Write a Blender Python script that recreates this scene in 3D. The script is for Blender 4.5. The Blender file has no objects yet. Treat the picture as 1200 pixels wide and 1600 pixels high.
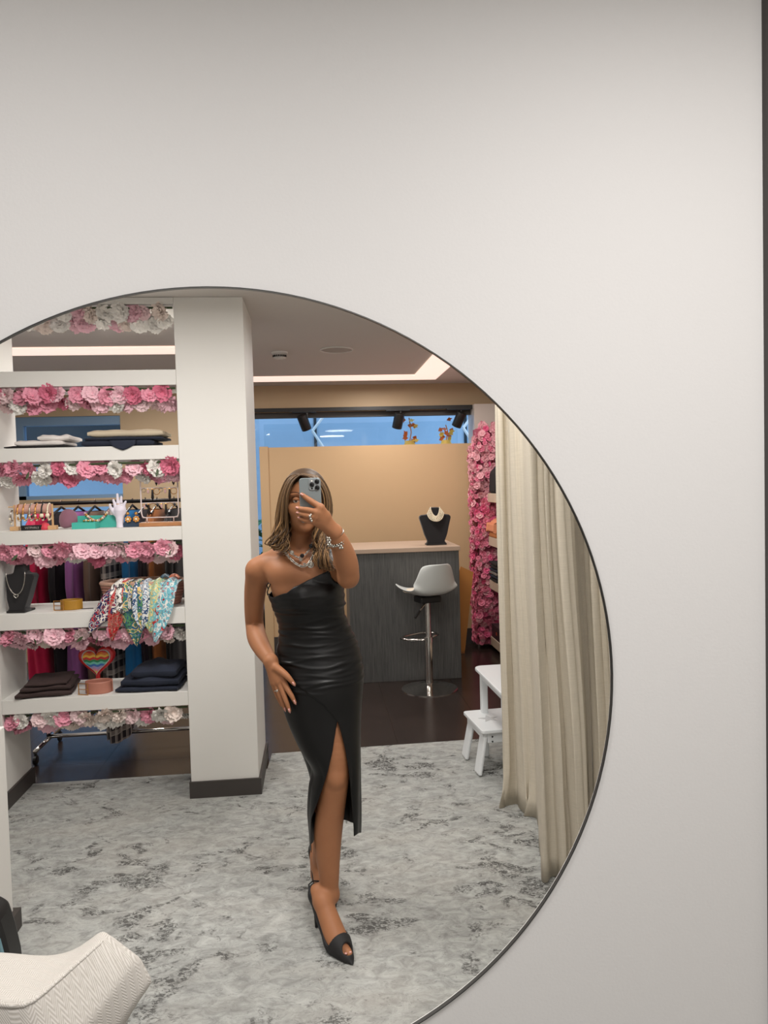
import bpy, math, random
import numpy as np
from mathutils import Vector, Matrix
R = math.radians
SC = bpy.context.scene
COL = SC.collection
rng = random.Random(7)

# ------------------------------------------------------------------ camera, world, lights, exposure
F, CX, CY = 1150.0, 600.0, 800.0          # focal length and centre for a 1200x1600 frame
O = np.array([0.0, -1.22, 1.66])          # the phone's lens, 1.22 m before the mirror wall (plane Y = 0)
YAW, PITCH, ROLL = 0.091669, -0.039868, -0.027
CF = np.array([math.sin(YAW)*math.cos(PITCH), math.cos(YAW)*math.cos(PITCH), math.sin(PITCH)])
r0 = np.array([math.cos(YAW), -math.sin(YAW), 0.0]); u0 = np.cross(r0, CF)
CR = math.cos(ROLL)*r0 + math.sin(ROLL)*u0
CU = -math.sin(ROLL)*r0 + math.cos(ROLL)*u0
cam = bpy.data.cameras.new('camera'); camo = bpy.data.objects.new('camera', cam); COL.objects.link(camo)
cam.sensor_fit = 'VERTICAL'; cam.sensor_height = 32.0; cam.lens = 32.0*F/1600.0
cam.clip_start = 0.02; cam.clip_end = 200
m = Matrix.Identity(4)
for i in range(3):
    m[i][0], m[i][1], m[i][2], m[i][3] = CR[i], CU[i], -CF[i], O[i]
camo.matrix_world = m
SC.camera = camo
SC.view_settings.view_transform = 'Standard'; SC.view_settings.look = 'None'
SC.view_settings.exposure = 0.0; SC.view_settings.gamma = 1.0
SC.view_settings.use_curve_mapping = False

W = bpy.data.worlds.new('world'); SC.world = W; W.use_nodes = True
bg = W.node_tree.nodes['Background']
bg.inputs[0].default_value = (0.40, 0.58, 0.82, 1); bg.inputs[1].default_value = 2.4

def area(name, loc, rot, size, power, col=(1, 0.94, 0.87), sizey=None, spread=180):
    l = bpy.data.lights.new(name, 'AREA'); l.energy = power; l.color = col; l.size = size
    l.spread = R(spread)
    if sizey: l.shape = 'RECTANGLE'; l.size_y = sizey
    else: l.shape = 'DISK'
    o = bpy.data.objects.new(name, l); COL.objects.link(o); o.location = loc; o.rotation_euler = rot
    return o
# ceiling lamps of the shop, out of the picture above the mirror's view, those before the real wall, and added fills at the back
LC = (1, 0.965, 0.925)
area('ceiling_lamp_a', (0.35, 0.55, 2.60), (0, 0, 0), 0.5, 24, LC)
area('ceiling_lamp_b', (-0.9, 1.5, 2.60), (0, 0, 0), 0.5, 26, LC)
area('ceiling_lamp_c', (0.45, 2.0, 2.60), (0, 0, 0), 0.5, 13, LC)
area('back_fill_d', (0.4, 4.3, 2.60), (0, 0, 0), 0.4, 16, LC)  # added fill brightening the back of the room and its ceiling
area('back_fill_e', (-1.4, 5.0, 2.60), (0, 0, 0), 0.4, 24, LC)  # fill added for the back room behind the shelving
area('garment_fill', (-1.0, 3.24, 2.60), (0, 0, 0), 0.25, 8, LC)  # added fill between shelving and rack, to brighten the garments
area('back_fill_f', (-2.4, 3.4, 2.60), (0, 0, 0), 0.4, 12, LC)  # another added fill, for the far left of the room
area('far_end_fill', (0.6, 5.6, 2.60), (0, 0, 0), 0.4, 8, LC)  # fill added to lift the far end, fascia and tan panel
area('flower_fill', (1.3, 5.1, 2.60), (0, 0, 0), 0.3, 9, LC)  # added fill to brighten the flower wall and pier
area('front_lamp_a', (0.7, -0.95, 2.60), (0, 0, 0), 0.35, 18.5, (1, 0.97, 0.96))
area('front_lamp_b', (-0.62, -1.0, 2.60), (0, 0, 0), 0.5, 14, (1, 0.97, 0.96))
area('front_lamp_c', (0.4, -2.4, 2.60), (0, 0, 0), 0.6, 26, (1, 0.97, 0.955))

# ------------------------------------------------------------------ measuring helper: the point of depth Y seen at a pixel
def at(px, py, Y):
    d = CF + (px-CX)/F*CR - (py-CY)/F*CU
    return O + (Y-O[1])/d[1]*d

# ------------------------------------------------------------------ materials
def s2l(c):
    return tuple(((x/255)/12.92 if x/255 <= 0.04045 else ((x/255+0.055)/1.055)**2.4) for x in c)
def mat(name, rgb, rough=0.6, metal=0.0, bump=0, bscale=60, var=0, vscale=6, sheen=0, coat=0, emit=None, estr=0, trans=0, sss=0, spec=None):
    m = bpy.data.materials.new(name); m.use_nodes = True
    nt = m.node_tree; b = nt.nodes['Principled BSDF']; L = nt.links
    c = s2l(rgb)
    b.inputs['Base Color'].default_value = (*c, 1); b.inputs['Roughness'].default_value = rough
    b.inputs['Metallic'].default_value = metal
    if sheen: b.inputs['Sheen Weight'].default_value = sheen
    if coat: b.inputs['Coat Weight'].default_value = coat
    if spec is not None: b.inputs['Specular IOR Level'].default_value = spec
    if trans: b.inputs['Transmission Weight'].default_value = trans
    if sss:
        b.inputs['Subsurface Weight'].default_value = sss; b.inputs['Subsurface Radius'].default_value = (1, .35, .2)
        b.inputs['Subsurface Scale'].default_value = 0.008
    if emit: b.inputs['Emission Color'].default_value = (*s2l(emit), 1); b.inputs['Emission Strength'].default_value = estr
    tc = None
    if var or bump: tc = nt.nodes.new('ShaderNodeTexCoord')
    if var:
        n = nt.nodes.new('ShaderNodeTexNoise'); n.inputs['Scale'].default_value = vscale; n.inputs['Detail'].default_value = 5
        L.new(tc.outputs['Object'], n.inputs['Vector'])
        r = nt.nodes.new('ShaderNodeValToRGB'); L.new(n.outputs['Fac'], r.inputs[0])
        r.color_ramp.elements[0].position = 0.3; r.color_ramp.elements[1].position = 0.7
        r.color_ramp.elements[0].color = (*[x*(1-var) for x in c], 1); r.color_ramp.elements[1].color = (*[min(1, x*(1+var)) for x in c], 1)
        L.new(r.outputs[0], b.inputs['Base Color'])
    if bump:
        n2 = nt.nodes.new('ShaderNodeTexNoise'); n2.inputs['Scale'].default_value = bscale; n2.inputs['Detail'].default_value = 4
        L.new(tc.outputs['Object'], n2.inputs['Vector'])
        bp = nt.nodes.new('ShaderNodeBump'); bp.inputs['Strength'].default_value = bump; bp.inputs['Distance'].default_value = 0.01
        L.new(n2.outputs['Fac'], bp.inputs['Height']); L.new(bp.outputs[0], b.inputs['Normal'])
    return m
def nodes_of(m):
    return m.node_tree, m.node_tree.nodes, m.node_tree.links, m.node_tree.nodes['Principled BSDF']
def mix_col(nt, fac, a, b):
    x = nt.nodes.new('ShaderNodeMix'); x.data_type = 'RGBA'
    if not isinstance(fac, (int, float)): nt.links.new(fac, x.inputs[0])
    else: x.inputs[0].default_value = fac
    for v, i in ((a, 6), (b, 7)):
        if isinstance(v, tuple): x.inputs[i].default_value = (*v[:3], 1)
        else: nt.links.new(v, x.inputs[i])
    return x.outputs[2]
def math_n(nt, op, a, b=None, c=None):
    x = nt.nodes.new('ShaderNodeMath'); x.operation = op
    for v, i in ((a, 0), (b, 1), (c, 2)):
        if v is None: continue
        if isinstance(v, (int, float)): x.inputs[i].default_value = v
        else: nt.links.new(v, x.inputs[i])
    return x.outputs[0]
def noise_n(nt, vec, scale, detail=4, rough=0.55, scl=None, rot=0, dist=0):
    n = nt.nodes.new('ShaderNodeTexNoise'); n.inputs['Scale'].default_value = scale; n.inputs['Detail'].default_value = detail
    n.inputs['Roughness'].default_value = rough; n.inputs['Distortion'].default_value = dist
    if scl or rot:
        mp = nt.nodes.new('ShaderNodeMapping'); mp.inputs['Scale'].default_value = scl or (1, 1, 1); mp.inputs['Rotation'].default_value = (0, 0, rot)
        nt.links.new(vec, mp.inputs['Vector']); vec = mp.outputs[0]
    nt.links.new(vec, n.inputs['Vector'])
    return n.outputs['Fac']
def ramp_n(nt, v, p0, p1, c0=(0, 0, 0), c1=(1, 1, 1)):
    r = nt.nodes.new('ShaderNodeValToRGB'); r.color_ramp.elements[0].position = p0; r.color_ramp.elements[1].position = p1
    r.color_ramp.elements[0].color = (*c0, 1); r.color_ramp.elements[1].color = (*c1, 1)
    nt.links.new(v, r.inputs[0]); return r.outputs[0]
def objcoord(nt):
    return nt.nodes.new('ShaderNodeTexCoord').outputs['Object']

M = {}
M['wall'] = mat('wall_paint', (224, 222, 219), 0.65, bump=0.05, bscale=180)
M['white'] = mat('white_paint', (222, 220, 215), 0.55)
M['ceil'] = mat('ceiling_paint', (208, 203, 198), 0.85)
M['tan'] = mat('tan_paint', (200, 168, 128), 0.6)
M['tanwall'] = mat('tan_wall_paint', (186, 162, 130), 0.6)
M['base'] = mat('dark_baseboard', (62, 57, 54), 0.5)
M['black'] = mat('black_plastic', (22, 21, 21), 0.45)
M['blackv'] = mat('black_velvet', (24, 22, 24), 0.9, sheen=0.2)
M['chrome'] = mat('chrome', (215, 212, 208), 0.12, 1.0)
M['silver'] = mat('silver', (190, 186, 178), 0.28, 1.0)
M['gold'] = mat('gold', (215, 160, 90), 0.3, 1.0)
M['darkmetal'] = mat('dark_metal', (60, 58, 58), 0.35, 0.9)
M['led'] = mat('led_strip', (255, 225, 210), 0.5, emit=(255, 226, 212), estr=.92)
M['wood'] = mat('pale_wood', (205, 165, 120), 0.55, var=0.12, vscale=20)
M['rimmat'] = mat('mirror_edge', (70, 70, 68), 0.3, 0.4)
M['plastic'] = mat('grey_white_plastic', (205, 208, 205), 0.4)
M['kidwhite'] = mat('white_lacquer', (226, 229, 230), 0.4)
M['topslab'] = mat('counter_slab', (178, 155, 136), 0.4)
M['dgrey'] = mat('vent_grey', (120, 115, 112), 0.6)
M['teal'] = mat('teal_card', (70, 180, 165), 0.5)
M['pearl'] = mat('pearl', (235, 222, 195), 0.25)
M['orange'] = mat('orange_leaf', (190, 95, 35), 0.6)
M['yellow'] = mat('yellow_wax', (225, 190, 90), 0.5)
M['brown'] = mat('brown_paper', (180, 120, 65), 0.7)
M['marble'] = mat('pale_marble', (205, 195, 185), 0.35)
M['skin'] = mat('tanned_skin', (158, 107, 74), 0.55, var=0.05, vscale=14, spec=0.32, sss=0.08)
M['nail'] = mat('pink_nail', (205, 150, 140), 0.25)
M['lips'] = mat('lip', (165, 90, 82), 0.4)
M['eyew'] = mat('eye_white', (190, 180, 172), 0.4)
M['iris'] = mat('iris', (55, 45, 35), 0.2)
M['leaf'] = mat('green_leaf', (60, 75, 45), 0.6)
M['phone'] = mat('phone_glass', (126, 134, 136), 0.35, 0.2)
M['lens'] = mat('lens_glass', (10, 10, 12), 0.1)
M['suede'] = mat('black_suede', (22, 20, 21), 0.7)

def m_satin():
    m = mat('black_satin', (10, 10, 11), 0.38, spec=0.3)
    nt, N, L, b = nodes_of(m); c = objcoord(nt)
    f = noise_n(nt, c, 900, 2, scl=(1, 1, .15))
    bp = N.new('ShaderNodeBump'); bp.inputs['Strength'].default_value = 0.08; bp.inputs['Distance'].default_value = 0.002
    L.new(f, bp.inputs['Height']); L.new(bp.outputs[0], b.inputs['Normal'])
    return m
M['satin'] = m_satin()
def m_rug():
    m = mat('distressed_rug', (170, 168, 163), 0.92)
    nt, N, L, b = nodes_of(m); c = objcoord(nt)
    big = noise_n(nt, c, 2.2, 3, .6, scl=(1, 1.7, 1), rot=0.5)
    mid = noise_n(nt, c, 14, 7, .74, scl=(1, 1.6, 1), rot=0.6, dist=.8)
    fine = noise_n(nt, c, 48, 6, .75, scl=(1, 1.6, 1), rot=0.35, dist=1.2)
    grain = noise_n(nt, c, 420, 2)
    g0 = ramp_n(nt, mid, .34, .66, s2l((131, 132, 129)), s2l((184, 186, 182)))
    g1 = mix_col(nt, math_n(nt, 'MULTIPLY', ramp_n(nt, big, .45, .7), .35), g0, s2l((176, 171, 162)))
    # black worn marks: fine flecks inside sparse islands
    isl = ramp_n(nt, math_n(nt, 'ADD', noise_n(nt, c, 6.5, 5, .65, scl=(1, 1.5, 1), rot=0.5, dist=.9), math_n(nt, 'MULTIPLY', math_n(nt, 'SUBTRACT', noise_n(nt, c, 1.9, 2), .5), .75)), .55, .63)
    fl = ramp_n(nt, fine, .455, .525)
    mk = math_n(nt, 'MULTIPLY', isl, fl)
    sep = N.new('ShaderNodeSeparateXYZ'); L.new(c, sep.inputs[0])
    far = N.new('ShaderNodeMapRange'); far.inputs[1].default_value = 1.2; far.inputs[2].default_value = 3.0; far.inputs[3].default_value = .8; far.inputs[4].default_value = 1.0
    L.new(sep.outputs[1], far.inputs[0])
    mk = math_n(nt, 'MULTIPLY', mk, far.outputs[0])
    fl2 = math_n(nt, 'MULTIPLY', ramp_n(nt, fine, .58, .66), .5)
    mk = math_n(nt, 'MAXIMUM', mk, fl2)
    col = mix_col(nt, mk, g1, s2l((38, 36, 35)))
    col = mix_col(nt, math_n(nt, 'MULTIPLY', grain, .18), col, s2l((120, 118, 114)))
    L.new(col, b.inputs['Base Color'])
    bp = N.new('ShaderNodeBump'); bp.inputs['Strength'].default_value = 0.25; bp.inputs['Distance'].default_value = 0.004
    L.new(fine, bp.inputs['Height']); L.new(bp.outputs[0], b.inputs['Normal'])
    return m
M['rug'] = m_rug()
def m_tile():
    m = mat('brown_stone_tile', (50, 40, 36), 0.25, var=0.12, vscale=5)
    return m
M['tile'] = m_tile()
M['grout'] = mat('tile_grout', (120, 104, 92), 0.7)
def m_counter():
    m = mat('charcoal_woodgrain', (80, 80, 79), 0.5)
    nt, N, L, b = nodes_of(m); c = objcoord(nt)
    f = noise_n(nt, c, 40, 6, .7, scl=(4, 4, .12))
    L.new(ramp_n(nt, f, .3, .7, s2l((58, 59, 59)), s2l((100, 99, 97))), b.inputs['Base Color'])
    return m
M['counter'] = m_counter()
def m_linen(name, rgb):
    m = mat(name, rgb, 0.9)
    nt, N, L, b = nodes_of(m); c = objcoord(nt)
    f1 = noise_n(nt, c, 300, 3, scl=(1, 1, .05)); f2 = noise_n(nt, c, 300, 3, scl=(.05, .05, 1))
    f = math_n(nt, 'ADD', f1, f2)
    cc = s2l(rgb)
    L.new(ramp_n(nt, math_n(nt, 'MULTIPLY', f, .5), .3, .7, tuple(x*.9 for x in cc), tuple(min(1, x*1.08) for x in cc)), b.inputs['Base Color'])
    return m
M['curtain'] = m_linen('linen_curtain', (200, 191, 174))
def m_herring():
    m = mat('herringbone_cloth', (226, 222, 216), 0.95)
    nt, N, L, b = nodes_of(m); c = objcoord(nt)
    sep = N.new('ShaderNodeSeparateXYZ'); L.new(c, sep.inputs[0])
    u = math_n(nt, 'ADD', math_n(nt, 'MULTIPLY', sep.outputs[0], .6), math_n(nt, 'MULTIPLY', sep.outputs[1], .8)); v = math_n(nt, 'ADD', sep.outputs[2], math_n(nt, 'ADD', math_n(nt, 'MULTIPLY', sep.outputs[0], .8), math_n(nt, 'MULTIPLY', sep.outputs[1], -.6)))
    zig = math_n(nt, 'PINGPONG', math_n(nt, 'MULTIPLY', u, 1.0), 0.008)
    s = math_n(nt, 'SINE', math_n(nt, 'MULTIPLY', math_n(nt, 'ADD', v, math_n(nt, 'MULTIPLY', zig, 1.0)), 1750))
    h = math_n(nt, 'MULTIPLY_ADD', s, .5, .5)
    h = math_n(nt, 'ADD', h, math_n(nt, 'MULTIPLY', noise_n(nt, c, 260, 3), .7))
    L.new(ramp_n(nt, math_n(nt, 'MULTIPLY', h, .6), .2, .8, s2l((174, 168, 159)), s2l((202, 197, 190))), b.inputs['Base Color'])
    bp = N.new('ShaderNodeBump'); bp.inputs['Strength'].default_value = 0.3; bp.inputs['Distance'].default_value = 0.0015
    L.new(h, bp.inputs['Height']); L.new(bp.outputs[0], b.inputs['Normal'])
    return m
M['herring'] = m_herring()
def m_plaid():
    m = mat('plaid_wool', (60, 52, 52), 0.9)
    nt, N, L, b = nodes_of(m); c = objcoord(nt)
    sep = N.new('ShaderNodeSeparateXYZ'); L.new(c, sep.inputs[0])
    def stripe(v, per, w):
        return math_n(nt, 'LESS_THAN', math_n(nt, 'FRACT', math_n(nt, 'MULTIPLY', v, 1/per)), w)
    h = math_n(nt, 'ADD', sep.outputs[0], math_n(nt, 'MULTIPLY', sep.outputs[1], .5))
    s1 = math_n(nt, 'ADD', stripe(sep.outputs[2], .075, .42), stripe(h, .045, .42))
    s2 = math_n(nt, 'MAXIMUM', stripe(sep.outputs[2], .075, .08), stripe(h, .045, .1))
    col = ramp_n(nt, math_n(nt, 'MULTIPLY', s1, .5), .0, 1., s2l((52, 46, 50)), s2l((186, 176, 170)))
    col = mix_col(nt, math_n(nt, 'MULTIPLY', s2, .7), col, s2l((190, 180, 172)))
    L.new(col, b.inputs['Base Color']); return m
M['plaid'] = m_plaid()
def m_hair():
    m = mat('brown_hair', (104, 82, 58), 0.5, spec=.3)
    nt, N, L, b = nodes_of(m)
    a = N.new('ShaderNodeAttribute'); a.attribute_name = 'shade'
    L.new(ramp_n(nt, a.outputs['Fac'], 0, 1, s2l((48, 34, 25)), s2l((158, 122, 82))), b.inputs['Base Color'])
    b.inputs['Specular IOR Level'].default_value = .28
    return m
M['hair'] = m_hair()
def m_glass():
    m = bpy.data.materials.new('window_glass'); m.use_nodes = True; nt = m.node_tree; nt.nodes.clear()
    o = nt.nodes.new('ShaderNodeOutputMaterial'); mx = nt.nodes.new('ShaderNodeMixShader')
    t = nt.nodes.new('ShaderNodeBsdfTransparent'); g = nt.nodes.new('ShaderNodeBsdfGlossy'); g.inputs['Roughness'].default_value = 0.02
    lw = nt.nodes.new('ShaderNodeLayerWeight'); lw.inputs[0].default_value = 0.25
    t.inputs[0].default_value = (.93, .96, .97, 1)
    f = math_n(nt, 'MULTIPLY', lw.outputs['Fresnel'], 1.0)
    nt.links.new(f, mx.inputs[0]); nt.links.new(t.outputs[0], mx.inputs[1]); nt.links.new(g.outputs[0], mx.inputs[2]); nt.links.new(mx.outputs[0], o.inputs[0])
    return m
M['glass'] = m_glass()
def m_scarf(name, cols, scale=26):
    m = mat(name, cols[0], 0.45)
    nt, N, L, b = nodes_of(m); c = objcoord(nt)
    v = N.new('ShaderNodeTexVoronoi'); v.feature = 'SMOOTH_F1'; v.inputs['Scale'].default_value = scale*.9; L.new(c, v.inputs['Vector'])
    big = noise_n(nt, c, scale*.42, 3, .5, dist=1.2)
    q = math_n(nt, 'FRACT', math_n(nt, 'ADD', math_n(nt, 'MULTIPLY', v.outputs['Distance'], 1.7), math_n(nt, 'MULTIPLY', big, 2.2)))
    r = N.new('ShaderNodeValToRGB'); r.color_ramp.interpolation = 'CONSTANT'
    cc_ = []
    for k_, x_ in enumerate(cols): cc_ += [(x_, 1.0), ((38, 30, 40) if k_ % 2 == 0 else (225, 220, 205), .16)]
    tot = sum(w_ for _, w_ in cc_); pos = 0
    while len(r.color_ramp.elements) < len(cc_): r.color_ramp.elements.new(0.5)
    for i_, (x_, w_) in enumerate(cc_):
        r.color_ramp.elements[i_].position = pos/tot; r.color_ramp.elements[i_].color = (*s2l(x_), 1); pos += w_
    L.new(q, r.inputs[0]); col = r.outputs[0]
    L.new(col, b.inputs['Base Color']); return m

# ------------------------------------------------------------------ mesh helpers
class MB:
    def __init__(s): s.v = []; s.f = []; s.mi = []; s.cur = 0; s.sh = []
    def add(s, verts, faces):
        o = len(s.v); s.v.extend([tuple(map(float, p)) for p in verts])
        for f in faces: s.f.append(tuple(i+o for i in f)); s.mi.append(s.cur)
        return s
    def box(s, x0, x1, y0, y1, z0, z1, T=None):
        p = [(x, y, z) for z in (z0, z1) for y in (y0, y1) for x in (x0, x1)]
        if T: p = [tuple(T @ Vector(q)) for q in p]
        return s.add(p, [(0, 2, 3, 1), (4, 5, 7, 6), (0, 1, 5, 4), (2, 6, 7, 3), (0, 4, 6, 2), (1, 3, 7, 5)])
    def tube(s, pts, rad, n=8, caps=True, flat=1.0, up=(0, 0, 1)):
        pts = [np.array(p, float) for p in pts]; k = len(pts)
        if not hasattr(rad, '__len__'): rad = [rad]*k
        vs = []; prev = None
        for i, p in enumerate(pts):
            t = pts[min(i+1, k-1)] - pts[max(i-1, 0)]; t = t/(np.linalg.norm(t)+1e-12)
            if prev is None:
                a = np.array(up, float)
                if abs(a @ t) > .95: a = np.array([1., 0, 0])
                n1 = np.cross(t, a)
            else: n1 = prev - (prev @ t)*t
            n1 = n1/(np.linalg.norm(n1)+1e-12); prev = n1; n2 = np.cross(t, n1)
            for j in range(n):
                an = 2*math.pi*j/n
                vs.append(p + rad[i]*(math.cos(an)*n1 + flat*math.sin(an)*n2))
        fs = [(i*n+j, i*n+(j+1) % n, (i+1)*n+(j+1) % n, (i+1)*n+j) for i in range(k-1) for j in range(n)]
        if caps: fs += [tuple(range(n-1, -1, -1)), tuple(range((k-1)*n, k*n))]
        return s.add(vs, fs)
    def ring(s, c, R_, r, axis='Z', n=24, m_=6, T=None, arc=(0, 2*math.pi)):
        full = abs(arc[1]-arc[0]-2*math.pi) < 1e-6; vs = []
        for i in range(n + (0 if full else 1)):
            a = arc[0] + (arc[1]-arc[0])*i/n
            for j in range(m_):
                b = 2*math.pi*j/m_
                q = Vector(((R_+r*math.cos(b))*math.cos(a), (R_+r*math.cos(b))*math.sin(a), r*math.sin(b)))
                if axis == 'Y': q = Vector((q.x, -q.z, q.y))
                if axis == 'X': q = Vector((q.z, q.x, q.y))
                if T: q = T @ q
                vs.append(tuple(q + Vector(c)))
        k = n if full else n+1
        fs = [(i*m_+j, ((i+1) % k)*m_+j, ((i+1) % k)*m_+(j+1) % m_, i*m_+(j+1) % m_) for i in range(n) for j in range(m_)]
        return s.add(vs, fs)
    def lathe(s, prof, c=(0, 0, 0), n=24, T=None, sx=1, sy=1):
        vs = []; k = len(prof)
        for r, z in prof:
            for j in range(n):
                a = 2*math.pi*j/n; q = Vector((r*math.cos(a)*sx, r*math.sin(a)*sy, z))
                if T: q = T @ q
                vs.append(tuple(q+Vector(c)))
        fs = [(i*n+j, i*n+(j+1) % n, (i+1)*n+(j+1) % n, (i+1)*n+j) for i in range(k-1) for j in range(n)]
        fs += [tuple(range(n-1, -1, -1)), tuple(range((k-1)*n, k*n))]
        return s.add(vs, fs)
    def ball(s, c, r, n=10, m_=7, sc=(1, 1, 1)):
        prof = [(max(1e-4, r*math.sin(math.pi*i/m_)), -r*math.cos(math.pi*i/m_)) for i in range(m_+1)]
        T = Matrix.Diagonal((*sc, 1))
        return s.lathe(prof, c, n, T=T)
    def grid(s, P, closeu=False):
        nu, nv = len(P), len(P[0]); vs = [p for row in P for p in row]
        fs = []
        for i in range(nu if closeu else nu-1):
            for j in range(nv-1):
                i2 = (i+1) % nu
                fs.append((i*nv+j, i2*nv+j, i2*nv+j+1, i*nv+j+1))
        return s.add(vs, fs)
    def prism(s, poly, y0, y1):       # outline in XZ pushed along Y
        n = len(poly); vs = [(x, y0, z) for x, z in poly] + [(x, y1, z) for x, z in poly]
        fs = [tuple(range(n)), tuple(range(2*n-1, n-1, -1))] + [(i, i+n, (i+1) % n+n, (i+1) % n) for i in range(n)]
        return s.add(vs, fs)
    def prismz(s, poly, z0, z1):
        n = len(poly); vs = [(x, y, z0) for x, y in poly] + [(x, y, z1) for x, y in poly]
        fs = [tuple(range(n-1, -1, -1)), tuple(range(n, 2*n))] + [(i, (i+1) % n, (i+1) % n+n, i+n) for i in range(n)]
        return s.add(vs, fs)

def mesh_of(name, mb, mats, smooth):
    me = bpy.data.meshes.new(name); me.from_pydata(mb.v, [], mb.f)
    for mm in (mats if isinstance(mats, (list, tuple)) else [mats]): me.materials.append(mm)
    if any(mb.mi): me.polygons.foreach_set('material_index', mb.mi)
    if smooth: me.polygons.foreach_set('use_smooth', [True]*len(me.polygons))
    me.update(); return me
def obj(name, mb, mats, parent=None, smooth=False, bevel=0, solid=0, sub=0, auto=None, loc=None):
    o = bpy.data.objects.new(name, mesh_of(name, mb, mats, smooth or auto is not None)); COL.objects.link(o)
    if auto is not None:
        o.data.set_sharp_from_angle(angle=R(auto))
    if parent: o.parent = parent
    if loc is not None: o.location = loc
    if solid: md = o.modifiers.new('solid', 'SOLIDIFY'); md.thickness = solid; md.offset = 0
    if bevel: md = o.modifiers.new('bevel', 'BEVEL'); md.width = bevel; md.segments = 2; md.limit_method = 'ANGLE'
    if sub: md = o.modifiers.new('sub', 'SUBSURF'); md.levels = sub; md.render_levels = sub
    return o
def tag(o, label, cat, group=None, kind=None):
    o['label'] = label; o['category'] = cat
    if group: o['group'] = group
    if kind: o['kind'] = kind
    return o
def thing(name, label, cat, loc=(0, 0, 0), rz=0, group=None, tilt=None):
    o = bpy.data.objects.new(name, None); COL.objects.link(o); o.empty_display_size = 0.05
    o.location = tuple(map(float, loc)); o.rotation_euler = tilt or (0, 0, rz)
    return tag(o, label, cat, group)
def struct(name, mb, m_, parent=None, **k):
    o = obj(name, mb, m_, parent, **k)
    if not parent: o['kind'] = 'structure'
    return o
def put(o, me_src, parent):
    c = o.copy(); COL.objects.link(c); c.parent = parent; return c
def smoothstep(a, b, x):
    t = np.clip((x-a)/(b-a), 0, 1); return t*t*(3-2*t)

# ------------------------------------------------------------------ the setting
CEIL = 2.65
MCX, MCZ, MR = -0.163, 1.319, 0.662
XL, XR, YB, YF = -3.3, 1.98, 6.2, -4.2
# mirror wall with the round opening of the mirror in it
mb = MB(); n = 160; x0, x1 = XL, 2.6
outer = []
for i in range(n):
    a = 2*math.pi*i/n; dx, dz = math.cos(a), math.sin(a)
    t = min(((x1-MCX)/dx if dx > 1e-9 else 1e9), ((x0-MCX)/dx if dx < -1e-9 else 1e9), ((CEIL-MCZ)/dz if dz > 1e-9 else 1e9), ((0-MCZ)/dz if dz < -1e-9 else 1e9))
    outer.append((MCX+t*dx, MCZ+t*dz))
corners = [(x1, CEIL), (x0, CEIL), (x0, 0), (x1, 0)]
inn = [(MCX+MR*math.cos(2*math.pi*i/n), MCZ+MR*math.sin(2*math.pi*i/n)) for i in range(n)]
vs = [(x, 0, z) for x, z in inn] + [(x, 0, z) for x, z in outer] + [(x, 0.004, z) for x, z in inn] + [(x, 0.004, z) for x, z in outer]
fs = []
for i in range(n):
    j = (i+1) % n
    fs += [(i, i+n, j+n, j), (i+2*n, j+2*n, j+3*n, i+3*n), (i, j, j+2*n, i+2*n)]
mb.add(vs, fs)
for (cx_, cz_) in corners:    # fill the corner triangles between neighbouring rays
    best = [k for k in range(n) if (abs(outer[k][0]-cx_) < 1e-6) != (abs(outer[(k+1) % n][0]-cx_) < 1e-6) and abs(outer[k][1]-cz_) < .3 and abs(outer[k][0]-cx_) < .3]
    for k in best:
        p, q = outer[k], outer[(k+1) % n]
        mb.add([(p[0], 0, p[1]), (cx_, 0, cz_), (q[0], 0, q[1])], [(0, 1, 2)])
struct('wall_mirror', mb, M['wall'])
mir = thing('round_mirror', 'large frameless round wall mirror with a thin dark polished edge', 'mirror', (MCX, 0, MCZ))
mb = MB(); vs = []; n = 160
for i in range(n):
    a = 2*math.pi*i/n
    for (r, y) in ((MR-.0006, -.006), (MR+.0012, -.006), (MR+.0012, .0), (MR-.0006, .002)):
        vs.append((r*math.cos(a), y, r*math.sin(a)))
mb.add(vs, [(i*4+j, ((i+1) % n)*4+j, ((i+1) % n)*4+(j+1) % 4, i*4+(j+1) % 4) for i in range(n) for j in range(4)])
obj('edge', mb, M['rimmat'], mir, smooth=False)

struct('wall_left', MB().box(XL-.1, XL, YF, YB, 0, CEIL), M['white'])
struct('wall_right', MB().box(XR, XR+.1, 0.01, YB, 0, CEIL), M['white'])
struct('wall_right_front', MB().box(2.6, 2.7, YF, 0, 0, CEIL), M['white'])
struct('wall_rear', MB().box(XL, 2.6, YF-.1, YF, 0, CEIL), M['white'])
struct('ceiling', MB().box(XL-.1, 2.7, YF, YB, CEIL, CEIL+.1), M['ceil'])
fl = struct('floor', MB().box(XL-.1, 2.7, YF, YB+.9, -.12, -.008), M['grout'])
TW = .598
tm = MB().box(-TW/2, TW/2, -TW/2, TW/2, -.008, 0)
t0 = None
for iy in range(6):
    for ix in range(9):
        cx_, cy_ = -3.24+.6*ix+.3+.11, 2.75+.6*iy+.3
        if cx_-.3 > XR: continue
        if t0 is None:
            t0 = obj('tile', tm, M['tile'], fl, loc=(cx_, cy_, 0))
        else:
            c = t0.copy(); COL.objects.link(c); c.parent = fl; c.location = (cx_, cy_, 0)
# trim at the corner on the right of the mirror wall
struct('trim_1', MB().box(.781, .83, -.012, 0, 0, CEIL), M['base'])
# LED strips in the ceiling
struct('trim_2', MB().box(-2.9, -.72, 4.05, 4.31, CEIL-.012, CEIL-.002), M['led'])
led = MB().box(-1.2, 1.18, 5.55, 5.83, CEIL-.012, CEIL-.002); led.box(.94, 1.18, 3.6, 5.55, CEIL-.012, CEIL-.002)
struct('trim_3', led, M['led'])
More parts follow.
